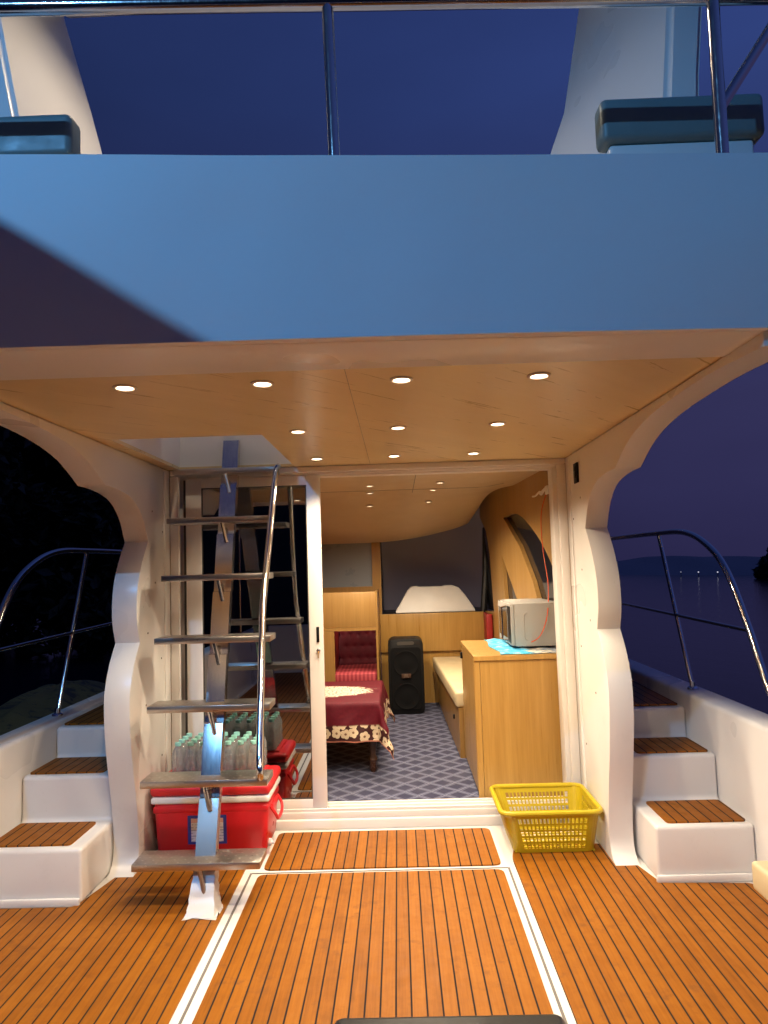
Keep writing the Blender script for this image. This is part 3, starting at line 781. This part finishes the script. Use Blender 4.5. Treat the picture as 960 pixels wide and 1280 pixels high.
MB().box(-1.838, 1.515, -2.0, -1.902, -.9, .62, .02, 3).build('wall', M['gel'], tm)

# ------------------------------------------------------------------ flybridge furniture above the fascia
def archleg(s, sec, label):
    """sec: list of z, aft-inner, aft-outer, fore-inner x"""
    t = thing('arch_leg', label, 'arch', (sec[0][1], 2.75, 2.1), 'legs of the radar arch on the flybridge')
    bb = bmesh.new(); rings = []
    for z, a, o, d in sec:
        sh = -.10 * (z - 3.3)
        rings.append([bb.verts.new(p) for p in ((a, 2.75 , z), (o, 2.75, z), (o + .02 * s, 3.5, z), (d, 3.5, z))])
    for A, B in zip(rings, rings[1:]):
        for k in range(4): bb.faces.new((A[k], A[(k + 1) % 4], B[(k + 1) % 4], B[k]))
    bb.faces.new(rings[0][::-1]); bb.faces.new(rings[-1])
    bmesh.ops.recalc_face_normals(bb, faces=bb.faces[:])
    es = [e for e in bb.edges if len(e.link_faces) == 2 and e.calc_face_angle(0) > .6]
    bmesh.ops.bevel(bb, geom=es, offset=.02, segments=3, affect='EDGES')
    MB()._merge(bb).build('leg_shell', M['gelclean'], t, 40)
archleg(1, [(2.08, 1.04, 1.24, .38), (2.9, 1.12, 1.27, .60), (3.37, 1.165, 1.30, .80), (3.7, 1.195, 1.335, .925), (4.3, 1.255, 1.39, 1.04), (5.2, 1.34, 1.46, 1.2)], 'white radar arch leg on the starboard side, behind the dark cushion')
archleg(-1, [(2.08, -1.30, -1.75, -1.05), (2.9, -1.44, -1.80, -1.28), (3.37, -1.53, -1.86, -1.41), (3.8, -1.61, -1.93, -1.52), (4.3, -1.70, -2.0, -1.66), (5.2, -1.86, -2.1, -1.84)], 'white radar arch leg on the port side, behind the teal cushion')
def fseat(x0, x1, bx0_, bx1_, z, label, lab2):
    t = thing('flybridge_bench', label, 'bench', ((x0 + x1) / 2, 2.4, 2.08), 'cushioned seats on the flybridge')
    MB().box(bx0_, bx1_, 2.215, 2.36, 2.08, z - .002, .012, 3).build('base', M['gelclean'], t)
    o = MB().box(x0, x1, 2.195, 2.285, z, z + .148, .022, 4).build('cushion', M['teal'], t, 60)
fseat(.708, 1.238, .735, 1.205, 2.752, 'white flybridge seat with dark teal cushion beside the starboard rail post', 0)
fseat(-1.85, -1.030, -1.82, -1.055, 2.78, 'white flybridge seat with dark teal cushion at the port end', 0)
fr = thing('flybridge_railing', 'dark stainless railing standing on top of the fascia', 'railing', (-.1, 1.85, 2.43))
MB().tube([(-2.1, 1.83, 3.02), (-1.07, 1.84, 2.992), (-.15, 1.85, 2.972), (.40, 1.855, 2.96), (1.8, 1.87, 2.93)], .021, 16).build('top_rail', M['steel'], fr)
MB().tube([(-.146, 1.85, 2.975), (-.136, 1.85, 2.43)], .0165, 14).build('post', M['steel'], fr)
MB().tube([(.925, 1.86, 2.95), (.922, 1.86, 2.43)], .0175, 14).build('post', M['steel'], fr)
MB().tube([(.93, 1.868, 2.63), (1.14, 1.87, 2.94)], .0145, 12).build('diagonal_brace', M['steel'], fr)

# ------------------------------------------------------------------ cabin interior
FZ = .07
cf = MB().box(-1.25, 1.25, 4.092, 8.0, .03, FZ).build('cabin_floor', M['carpet']); tag(cf, kind='structure')
def sm(a, b, x): t = min(max((x - a) / (b - a), 0), 1); return t * t * (3 - 2 * t)
def zc(x, y):
    t = max((x + .3) / 1.12, 0)
    zf = 1.632 + .19 * t * t + .28 * sm(.70, .88, x)
    return 1.955 + (zf - 1.955) * sm(5.45, 6.95, y) + .05 * sm(.6, 1.0, x)
MB().grid(lambda u, v: (-1.25 + 2.3 * u, 4.042 + 2.93 * v, zc(-1.25 + 2.3 * u, 4.042 + 2.93 * v)), 46, 30).build('cabin_ceiling', M['ceilin'], None, 50)
ce = bpy.data.objects['cabin_ceiling']; tag(ce, kind='structure')
sb = MB()
for x in (-.62, .13):
    sb.tube([(x, y, zc(x, y) - .0005) for y in [4.06 + .1 * i for i in range(14)]], .0022, 6)
sb.tube([(x, 5.15, zc(x, 5.15) - .0005) for x in [-1.2 + .1 * i for i in range(21)]], .0018, 6)
sb.build('seam', M['groove'], ce)
GI = 'small downlights in the cabin headliner'
for x, y, lab in [(-.174, 4.78, 'small lit downlight in the cabin headliner, port row, nearest the doorway'), (-.192, 5.25, 'small lit downlight in the cabin headliner, middle of the port row'), (-.215, 5.82, 'small lit downlight in the cabin headliner, port row, deepest in the cabin'),
                  (.303, 4.72, 'small lit downlight in the cabin headliner, starboard row, nearest the doorway'), (.278, 5.17, 'small lit downlight in the cabin headliner, middle of the starboard row'), (.272, 5.78, 'small lit downlight in the cabin headliner, starboard row, deepest in the cabin')]:
    downlight(x, y, zc(x, y) - .004, lab, GI, M['lensin'], 39, 160, .021)

# starboard cabin wall, leaning in towards the bow
WA = lambda y: 1.26 - .06 * y
wp = [(3.99, FZ), (7.0, FZ), (7.0, .93), (6.52, .95), (6.62, 1.50), (6.75, 1.70), (7.05, 1.86), (7.0, 2.05), (3.99, 2.05)]
w1 = [(p.x, p.y) for p in spline([(5.95, 1.775, 0), (5.70, 1.785, 0), (5.42, 1.765, 0), (5.15, 1.69, 0), (4.80, 1.54, 0), (4.55, 1.38, 0), (4.30, 1.16, 0)], 4)] + [(4.22, 1.05), (4.86, 1.05), (5.05, 1.26), (5.41, 1.52)]
w2 = [(6.07, 1.46), (6.0, 1.06), (5.50, 1.06)]
cw = thing('cabin_wall', 'oak starboard cabin wall with swept arch window openings', 'wall', (1.0, 5.5, FZ), 'oak side walls of the cabin')
MB().prism(wp, [w1, w2], 0, .032, lambda u, v, a: (WA(u) + a, u, v)).build('panel', M['oak2'], cw, 25)
MB().prism([(4.05, .95), (7.0, .95), (7.0, 1.95), (4.05, 1.95)], None, .034, .05, lambda u, v, a: (WA(u) + a, u, v)).build('window_pane', M['nightglass'], cw, 25)
cl = thing('cabin_wall', 'oak port cabin wall behind the tinted sliding door', 'wall', (-1.25, 5.5, FZ), 'oak side walls of the cabin')
MB().box(-1.33, -1.251, 3.99, 8.0, FZ, 2.05).build('panel', M['oak2'], cl)
# forward bulkhead with windows
bh = thing('forward_bulkhead', 'oak forward bulkhead with dusky windscreen panes', 'wall', (-.1, 6.95, FZ))
MB().prism([(-1.25, .84), (-.165, .84), (-.165, 1.99), (-1.25, 1.99)], [[(-1.12, 1.205), (-.252, 1.205), (-.252, 1.648), (-1.12, 1.648)]], 6.93, 6.965, XZ).build('panel', M['oak2'], bh, 0)
MB().box(-1.13, -.24, 6.966, 6.972, 1.19, 1.66).build('window_pane', M['windowgrey'], bh)
def wsfn(u, v): return (-.165 + 1.15 * u, 7.62 - .25 * v + .1 * math.sin(u * PI), .93 + 1.1 * v)
MB().grid(wsfn, 20, 8, .01).build('windscreen_pane', M['window'], bh)
MB().box(-.163, 1.0, 6.96, 7.9, .90, .928).build('dash_top', M['dash'], bh)
MB().box(-.232, -.166, 6.966, 7.75, .93, 1.99).build('side_lining', M['dash'], bh)
MB().tube([(.83, 6.98, .93), (.87, 7.0, 1.3), (.90, 7.1, 1.75)], .035, 10).build('pillar', M['dash'], bh)

dc = thing('dash_console', 'tall oak console front under the dash, behind the speaker', 'console', (.3, 6.9, FZ))
MB().box(-.188, .822, 6.90, 6.925, .565, .931, .003).build('upper_panel', M['oak'], dc)
MB().box(-.186, .822, 6.93, 6.955, FZ, .575).build('lower_panel', M['oak'], dc)
lidp = [(-.035, .934), (-.03, .96), (.0, 1.0), (.04, 1.07), (.09, 1.15), (.13, 1.185), (.19, 1.19), (.21, 1.182), (.44, 1.182), (.46, 1.19), (.54, 1.19), (.60, 1.165), (.66, 1.09), (.71, 1.01), (.745, .95), (.748, .934)]
hc = MB().prism(lidp, None, 0, .16, lambda u, v, a: (u, 6.955 + a + (v - .93) * .35, v), .012, 3).build('dash_cover', M['white'], None, 40)
tag(hc, 'white moulded cover lying on the dark dash before the windscreen', 'cover')

# berth niche at the far left
bt = thing('berth', 'maroon tufted berth in an oak niche beyond the table', 'berth', (-.5, 6.4, FZ))
MB().box(-.70, -.572, 6.20, 6.235, FZ, .842).box(-.70, -.208, 6.20, 6.235, .844, .872).build('niche_frame', M['oak2'], bt)
MB().box(-1.2, -.208, 6.205, 6.234, .874, 1.18, .002).build('upper_panel', M['oak2'], bt)
MB().box(-.2075, -.19, 6.20, 6.895, FZ, 1.18).build('end_board', M['oak2'], bt)
MB().box(-1.2, -.590, 6.24, 6.9, FZ, .85).build('side_panel', M['redvinyl'], bt)
MB().box(-.588, -.21, 6.22, 6.86, FZ, .40).build('plinth', M['oak2'], bt)
MB().box(-.587, -.21, 6.215, 6.86, .401, .475, .012, 3).build('seat', M['pink'], bt)
def tuft(u, v):
    x = -.587 + .378 * u; z = .476 + .34 * v; d = 0
    for j in range(3):
        for i in range(5):
            px = -.56 + .08 * i + (.042 if j % 2 else 0); pz = .53 + .11 * j
            d += .018 * math.exp(-((x - px) ** 2 + (z - pz) ** 2) / .0006)
    return (x, 6.81 + d + .05 * v, z)
MB().grid(tuft, 50, 40, .03).build('backrest', M['maroon'], bt, 80)
bu = MB()
for j in range(3):
    for i in range(5):
        px = -.56 + .08 * i + (.042 if j % 2 else 0); pz = .53 + .11 * j
        if px < -.235: bu.lathe([(.0075, 0), (.006, .004), (.002, .006)], seg=8, mtx=Matrix.Translation((px, 6.825 + .05 * (pz - .47) / .34, pz)) @ Matrix.Rotation(PI / 2, 4, 'X'))
bu.build('buttons', M['chrome'], bt)

# speaker
sp_ = thing('party_speaker', 'tall black loudspeaker with JBL badge standing on the carpet', 'speaker', (.047, 6.55, FZ))
SX0, SX1, SY, SZ0, SZ1 = -.112, .206, 6.42, FZ + .001, .735
pr_ = rrect(SX0, SX1, SZ0, SZ1, .05, 6)
MB().prism(pr_, None, SY, SY + .30, XZ, .012, 2).build('cabinet', M['black'], sp_, 40)
MB().prism(rrect(SX0 + .022, SX1 - .022, SZ0 + .04, SZ1 - .07, .035, 6), None, SY - .008, SY - .0005, XZ, .003, 1).build('grille', M['blackgrille'], sp_, 40)
for zz in (.23, .52):
    MB().lathe([(.118, 0), (.118, .004), (.110, .006), (.105, .003), (.06, .002), (.045, .004), (.01, .005)], seg=32, mtx=Matrix.Translation((.047, SY - .0085, zz)) @ Matrix.Rotation(PI / 2, 4, 'X')).build('woofer', M['blackgrille'], sp_)
MB().prism(rrect(-.03, .124, SZ1 - .052, SZ1 - .02, .014, 5), None, SY - .004, SY - .0002, XZ).build('handle', M['gasket'], sp_)
MB().box(.005, .089, SY - .0255, SY - .0205, .395, .432, .002).build('badge', plain('badge orange', (.07, .028, .012), .5), sp_)
cu = bpy.data.curves.new('badge_text', 'FONT'); cu.body = 'JBL'; cu.size = .036; cu.extrude = .0008; cu.align_x = 'CENTER'; cu.align_y = 'CENTER'
tmp = bpy.data.objects.new('tmp', cu); COL.objects.link(tmp); bpy.context.view_layer.update()
me = bpy.data.meshes.new_from_object(tmp.evaluated_get(bpy.context.evaluated_depsgraph_get())); bpy.data.objects.remove(tmp)
me.transform(Matrix.Translation(Vector((.047, SY - .0268, .4135)) - ORG[sp_.name]) @ Matrix.Rotation(PI / 2, 4, 'X')); me.materials.append(plain('badge lettering', (.2, .15, .11), .5))
to = bpy.data.objects.new('badge_lettering', me); COL.objects.link(to); to.parent = sp_

# coffee table and cloth
TX0, TX1, TY0, TY1, TZ = -1.12, -.155, 4.63, 5.50, .525
ct = thing('coffee_table', 'low dark wood table with turned legs under the maroon cloth', 'table', ((TX0 + TX1) / 2, (TY0 + TY1) / 2, FZ))
MB().box(TX0, TX1, TY0, TY1, TZ - .03, TZ - .003, .004).build('table_top', M['darkwood'], ct)
MB().box(TX0 + .05, TX1 - .05, TY0 + .05, TY1 - .05, TZ - .13, TZ - .031).build('apron', M['darkwood'], ct)
lgp = [(.016, 0), (.026, .02), (.022, .05), (.03, .08), (.018, .11), (.026, .16), (.034, .24), (.028, .30), (.036, .32), (.036, TZ - .031 - FZ)]
for x in (TX0 + .07, TX1 - .045):
    for y in (TY0 + .06, TY1 - .06): MB().lathe(lgp, (x, y, FZ + .001), 16).build('leg', M['darkwood'], ct)
OV = .255
U0, U1, V0, V1 = TX0 - OV, TX1 + OV, TY0 - OV, TY1 + OV
cloth = MB(); bm = cloth.bm; nu, nv = 96, 90
grid_ = []
for i in range(nu + 1):
    row = []
    for j in range(nv + 1):
        u = U0 + (U1 - U0) * i / nu; v = V0 + (V1 - V0) * j / nv
        cx = min(max(u, TX0), TX1); cy = min(max(v, TY0), TY1)
        du, dv = u - cx, v - cy; h = math.hypot(du, dv)
        if h < 1e-6: p = Vector((u, v, TZ))
        else:
            d = Vector((du, dv, 0)) / h
            out = .012 * min(1, h / .02) + (.10 + .22 * (abs(d.x * d.y) * 2)) * h
            wv = .012 * math.sin(u * 17 + v * 13) * (h / OV) + .008 * math.sin(u * 41 - v * 37) * (h / OV)
            p = Vector((cx, cy, 0)) + d * (out + wv); p.z = TZ - max(0, h - .008) * .975
        row.append((bm.verts.new(p), (u, v)))
    grid_.append(row)
for i in range(nu):
    for j in range(nv):
        q = [grid_[i][j], grid_[i + 1][j], grid_[i + 1][j + 1], grid_[i][j + 1]]
        f = bm.faces.new([x[0] for x in q])
        for lp, x in zip(f.loops, q): lp[cloth.uv].uv = x[1]
clo = cloth.build('tablecloth', mk_cloth(U0, U1, V0, V1), None, 80)
tag(clo, 'maroon tablecloth with cream flower border draped over the low table', 'tablecloth')

# cabinet, towel, microwave, cable
cbn = thing('cabinet', 'waist high oak cabinet just inside the doorway on the right', 'cabinet', (.72, 4.5, FZ))
MB().box(.435, .985, 4.125, 4.93, FZ + .001, .838).build('body', M['oak'], cbn, 0)
MB().box(.418, .988, 4.10, 4.945, .84, .868, .002).build('top', M['oak'], cbn, 0)
MB().box(.421, .433, 4.16, 4.92, FZ + .03, .835, .002).build('door', M['oak'], cbn, 0)
MB().box(.420, .452, 4.106, 4.123, FZ + .001, .838, .002).build('corner_post', M['oak'], cbn, 0)
MB().box(.454, .983, 4.108, 4.124, FZ + .001, .838, .002).build('end_panel', M['oak'], cbn, 0)
MB().box(.406, .4205, 4.84, 4.87, .76, .80, .002).build('latch', M['black'], cbn)
def towfn(u, v):
    x = .575 + .41 * u; y = 4.115 + .80 * v
    return (x + .012 * math.sin(v * 9), y + .008 * math.sin(u * 11), .8725 + .0035 * math.sin(u * 23 + v * 7) * math.sin(v * 17) + .003)
tw = MB().grid(towfn, 40, 50, .004).build('towel', None, None, 80)
gtw = G('bright blue towel'); n_ = gtw.noise(gtw.pos(), 26, 4); xx, yy, zz = gtw.xyz(gtw.pos())
cc_ = gtw.ramp(n_, [(.36, (.03, .30, .55, 1)), (.5, (.05, .46, .75, 1)), (.62, (.35, .66, .78, 1))])
cc_ = gtw.mix(gtw.maprange(gtw.math('ADD', xx, gtw.math('MULTIPLY', n_, .12)), .80, .83, 0, 1), cc_, gtw.mix(gtw.maprange(n_, .45, .55, 0, 1), (.20, .26, .34, 1), (.62, .60, .50, 1)))
gtw.p(Base_Color=cc_, Roughness=.9); gtw.bump(gtw.noise(gtw.pos(), 180, 3), .5, .004)
tw.data.materials.append(gtw.m); tag(tw, 'bright blue towel spread under the microwave on the cabinet', 'towel')
mc = thing('microwave', 'silver grey microwave oven with its door handle facing the aisle', 'microwave', (.86, 4.58, .882))
MX0, MX1, MY0, MY1, MZ0, MZ1 = .70, .978, 4.325, 4.865, .888, 1.148
MB().box(MX0, MX1, MY0, MY1, MZ0, MZ1, .006, 2).build('body', M['micro'], mc)
for x in (MX0 + .04, MX1 - .04):
    for y in (MY0 + .05, MY1 - .05): MB().lathe([(.012, 0), (.012, .008)], (x, y, .8795), 12).build('foot', M['black'], mc)
MB().tube([(p[0], MY0 - .0005, p[1]) for p in rrect(MX0 + .055, MX1 + .06, MZ0 + .035, MZ1 - .06, .02, 5)[6:18]], .0035, 8).build('side_emboss', M['micro'], mc)
dr = MB().box(MX0 - .022, MX0 - .001, MY0 + .012, MY1 - .005, MZ0 + .004, MZ1 - .004, .004).build('door', M['micro'], mc)
MB().box(MX0 - .0245, MX0 - .0225, MY0 + .16, MY1 - .04, MZ0 + .04, MZ1 - .04).build('door_window', M['nightglass'], dr)
MB().box(MX0 - .0245, MX0 - .0225, MY0 + .022, MY0 + .13, MZ0 + .02, MZ1 - .02).build('control_panel', M['black'], dr)
MB().tube(spline([(MX0 - .02, MY0 + .15, MZ0 + .025), (MX0 - .055, MY0 + .15, MZ0 + .03), (MX0 - .056, MY0 + .15, MZ0 + .06), (MX0 - .056, MY0 + .15, MZ1 - .05), (MX0 - .055, MY0 + .15, MZ1 - .03), (MX0 - .02, MY0 + .15, MZ1 - .025)], 4), .006, 10).build('handle', M['chrome'], dr)
pts = spline([(.985, 4.55, 1.86), (.972, 4.70, 1.74), (.965, 4.71, 1.60), (.965, 4.66, 1.42), (.945, 4.48, 1.26), (.90, 4.315, 1.10), (.872, 4.308, 1.0), (.835, 4.308, .94), (.79, 4.305, .915)], 8)
co = MB().tube(pts, .003, 8).build('power_cable', M['cable']); tag(co, 'thin orange cable hanging from the wall hook down the microwave side', 'cable')
hk = thing('cable_hook', 'small white hook with bunched cable ties high on the oak wall', 'hook', (.985, 4.55, 1.86))
MB().box(.972, .9865, 4.52, 4.575, 1.83, 1.885, .004).build('plate', M['white'], hk)
MB().tube(spline([(.975, 4.56, 1.875), (.955, 4.62, 1.85), (.962, 4.70, 1.862), (.955, 4.80, 1.845), (.955, 4.90, 1.85)], 5), .006, 8).tube(spline([(.97, 4.54, 1.87), (.955, 4.60, 1.835), (.96, 4.68, 1.85)], 5), .006, 8).build('ties', M['white'], hk)

# inside bench
ib = thing('cabin_bench', 'long cabin bench with a cream cushion behind the oak cabinet', 'bench', (.6, 5.8, FZ))
def slant(u, v, a): return (u + (.345 - .395) * (v - 4.3) / 2.9, v, a)
MB().prism([(.402, 4.952), (.80, 4.952), (.80, 6.86), (.402, 6.86)], None, FZ + .001, .405, slant).build('base', M['oak2'], ib, 0)
MB().box(.372, .80, 4.96, 6.87, .408, .515, .02, 4, mtx=Matrix.Translation((.37, 4.96, 0)) @ Matrix.Rotation(.034, 4, 'Z') @ Matrix.Translation((-.37, -4.96, 0))).build('cushion', M['creamin'], ib, 60)
MB().box(.362, .374, 5.12, 5.15, .30, .33, .002).build('latch', M['black'], ib)
rc = MB().box(.815, .848, 6.60, 6.90, .52, .925, .012, 3).box(.80, .86, 6.55, 6.60, .52, .93, .015, 3).build('bolster_cushion', M['redvinyl'], None, 60)
tag(rc, 'dark red bolster cushion standing at the far end of the cabin bench', 'cushion')

# ------------------------------------------------------------------ surroundings
TL = .032
def wz(x): return -.62 - TL * x
def wfn(u, v): x = -900 + 1800 * u; y = -600 + 2100 * v; return (x, y, wz(x))
wt = MB().grid(wfn, 12, 12).build('water', M['water'], None, 0); tag(wt, kind='structure')
def ridge(name, x0, x1, y0, slope, h, seed, m, depth=60):
    rnd = random.Random(seed); ph = [rnd.uniform(0, 6) for _ in range(5)]
    def fn(u, v):
        x = x0 + (x1 - x0) * u; y = y0 + slope * (x - x0) + depth * v
        k = .55 + .2 * math.sin(u * 7 + ph[0]) + .13 * math.sin(u * 17 + ph[1]) + .05 * math.sin(u * 61 + ph[2]) + .03 * math.sin(u * 143 + ph[3])
        z = wz(x) - .3 + h * k * math.sin(min(v * 1.25, 1) * PI / 2)
        return (x, y, z)
    o = MB().grid(fn, 200, 10).build(name, m, None, 60); tag(o, kind='structure'); return o
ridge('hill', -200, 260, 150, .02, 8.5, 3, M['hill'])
ridge('unseen_dark_ridge', -160, 160, -45, 0, 26, 5, M['bank'], -30)  # unseen, added astern to darken the sky mirrored in the door glass
ridge('river_bank', -60, -8, 26, -.5, 2.2, 9, M['bank'], 12)

def tree(name, x, y, zb, h, r, n, leaf, label, group, seed, low=.15):
    rnd = random.Random(seed)
    t = thing(name, label, 'tree', (x, y, zb), group)
    tk = MB(); top = (x + rnd.uniform(-.3, .3), y, zb + h * .75)
    tk.tube([(x, y, zb - .2), (x + .1, y, zb + h * .3), top], [h * .035, h * .025, h * .008], 8)
    cl = []
    for k in range(9):
        a = rnd.uniform(0, 2 * PI); z = zb + h * rnd.uniform(low + .1, .85); rr = r * rnd.uniform(.45, .95)
        e = (x + rr * math.cos(a), y + rr * math.sin(a), z)
        tk.tube([(x, y, zb + (z - zb) * .6), e], [h * .014, h * .004], 6)
        cl.append((e, r * rnd.uniform(.35, .55)))
    cl.append((top, r * .5)); cl.append(((x, y, zb + h * .5), r * .6))
    tk.build('trunk', M['bark'], t)
    b = bmesh.new()
    for i in range(n):
        c, cr = rnd.choice(cl)
        d = Vector((rnd.gauss(0, 1), rnd.gauss(0, 1), rnd.gauss(0, .85))).normalized() * cr * rnd.uniform(.3, 1) ** .5
        p = Vector(c) + d; p.z = max(p.z, zb + .05)
        q = Matrix.Rotation(rnd.uniform(0, 6.3), 3, Vector((rnd.gauss(0, 1), rnd.gauss(0, 1), rnd.gauss(0, 1))).normalized())
        s_ = leaf * rnd.uniform(.6, 1.3)
        b.faces.new([b.verts.new(p + q @ Vector(k)) for k in ((-s_, 0, 0), (0, -s_ * .45, .1 * s_), (s_, 0, 0), (0, s_ * .45, .1 * s_))])
    mb = MB(); mb._merge(b); mb.build('crown', M['leaf'], t, 0, False)
k = 0
for x, y, h in ((-9.2, 14.5, 6.8), (-11.5, 17, 8.2), (-8.0, 18.5, 6.0), (-13.8, 21, 9.0), (-10.2, 23, 8.5), (-10.4, 19.5, 6.5), (-7.0, 16.5, 4.2)):
    tree('lakeside_tree', x, y, -.3, h, h * .38, 9000, .19, ['black leafy tree nearest the boat beyond the port rail', 'black leafy tree second from the boat beyond the port rail', 'black leafy tree closest to the left wing wall beyond the port rail',
         'black leafy tree at the far left edge beyond the port rail', 'black leafy tree at the back of the port bank', 'black leafy tree filling the middle of the port bank', 'low black leafy tree just left of the wing wall'][k], 'dark trees on the port bank', 20 + k, .03); k += 1
k = 0
for x, y, h in ((59.2, 112, 4.3), (62.8, 113, 5.2), (66.5, 115, 4.6)):
    tree('shore_tree', x, y, wz(x) - .2, h, h * .62, 2600, .5, ['dark rounded tree at the left end of the clump across the water', 'dark rounded tree in the middle of the clump across the water', 'dark rounded tree at the right edge of the clump across the water'][k], 'dark trees across the water', 50 + k, .02); k += 1
ml = emit('distant lamp glow', (.85, .85, 1), 1.3)
k = 0
for ax, e_ in ((.3972, .25), (.4217, .8), (.4484, .9)):
    y = 138; x = ax * y
    t = thing('shore_lamp', ['faint lamp on the far shore, nearest the wing wall', 'lamp on the far shore, between the other two', 'lamp on the far shore, seen against the bend of the railing'][k], 'lamp post', (x, y, wz(x)), 'lamps on the far shore')
    MB().tube([(x, y, wz(x) - .2), (x, y, wz(x) + .75)], .05, 8).build('post', M['bark'], t)
    MB().lathe([(.03, 0), (.12, .06), (.12, .16), (.03, .22)], (x, y, wz(x) + .75), 12).build('lamp_head', emit('distant lamp glow', (.85, .85, 1), e_), t)
    k += 1
# small covered boat moored to port
mbt = thing('moored_boat', 'dim small boat under an olive yellow canvas cover beyond the port rail', 'boat', (-2.95, 6.2, -.52))
def hull(u, v):
    a = u * 2 * PI; c, s_ = math.cos(a), math.sin(a)
    L = 1.5 * (1 - .12 * (s_ > 0) * s_); 
    return (-3.0 + .62 * c * (.55 + .45 * v), 6.2 + L * s_ * (.8 + .2 * v), -.75 + .70 * v)
MB().grid(hull, 32, 6).build('hull', M['bluehull'], mbt)
def cover(u, v):
    a = u * 2 * PI; c, s_ = math.cos(a), math.sin(a); L = 1.5 * (1 - .12 * (s_ > 0) * s_); r = 1 - v
    return (-3.0 + .64 * c * r, 6.2 + 1.02 * L * s_ * r, -.05 + .50 * (1 - r ** 2.2) + .03 * math.sin(a * 7) * r * v * 3)
MB().grid(cover, 40, 12).build('canvas_cover', M['tarp'], mbt, 60)

# ------------------------------------------------------------------ radar arch beam with its lamp
ab = thing('arch_beam', 'white beam joining the two arch legs above the flybridge', 'arch', (-.2, 3.1, 4.3))
MB().box(-1.66, 1.24, 2.78, 3.48, 4.32, 4.46, .03, 3).build('beam_shell', M['gelclean'], ab)
downlight(-.7, 3.0, 4.3195, 'lit lamp under the arch beam above the flybridge', None, M['lens'], 62, 160, .05)
# ------------------------------------------------------------------ added shadow blocker, and the cold floodlight on the quay astern
LP = Vector((-2.2, -1.6, 4.2))
blk = thing('shadow_blocker', 'unseen triangular canvas on a pole at the port gunwale, added to shade the fascia', 'shadow blocker', (-1.9, .07, .63))  # unseen sheet added to cut a dark wedge into the fascia's light
def q(x, z): return (Vector((x, fy(x), z)) + LP) / 2
A_, B_, C_ = q(-1.30, 2.475), q(-.36, 1.905), q(-1.30, 1.88)
def pfn(u, v):
    p = A_ * (1 - v) + C_ * v; p = p * (1 - u) + B_ * u
    return (p.x, p.y + .012 * math.sin(u * 6) * u * (1 - v * .5), p.z)
MB().grid(pfn, 24, 10, .003).build('canvas', M['canvas'], blk)
MB().tube([(A_.x - .012, A_.y, .632), (A_.x - .012, A_.y, A_.z + .1)], .013, 10).build('blocker_pole', M['steel'], blk)
fl_ = bpy.data.lights.new('quay_floodlight', 'SPOT'); fl_.energy = 400; fl_.color = (.17, .50, 1.0); fl_.shadow_soft_size = .02
fl_.spot_size = math.radians(75); fl_.spot_blend = .5
flo = bpy.data.objects.new('quay_floodlight_lamp', fl_); COL.objects.link(flo)
flo.location = LP
flo.rotation_euler = (Vector((-.7, 2.2, 1.6)) - LP).to_track_quat('-Z', 'Y').to_euler()
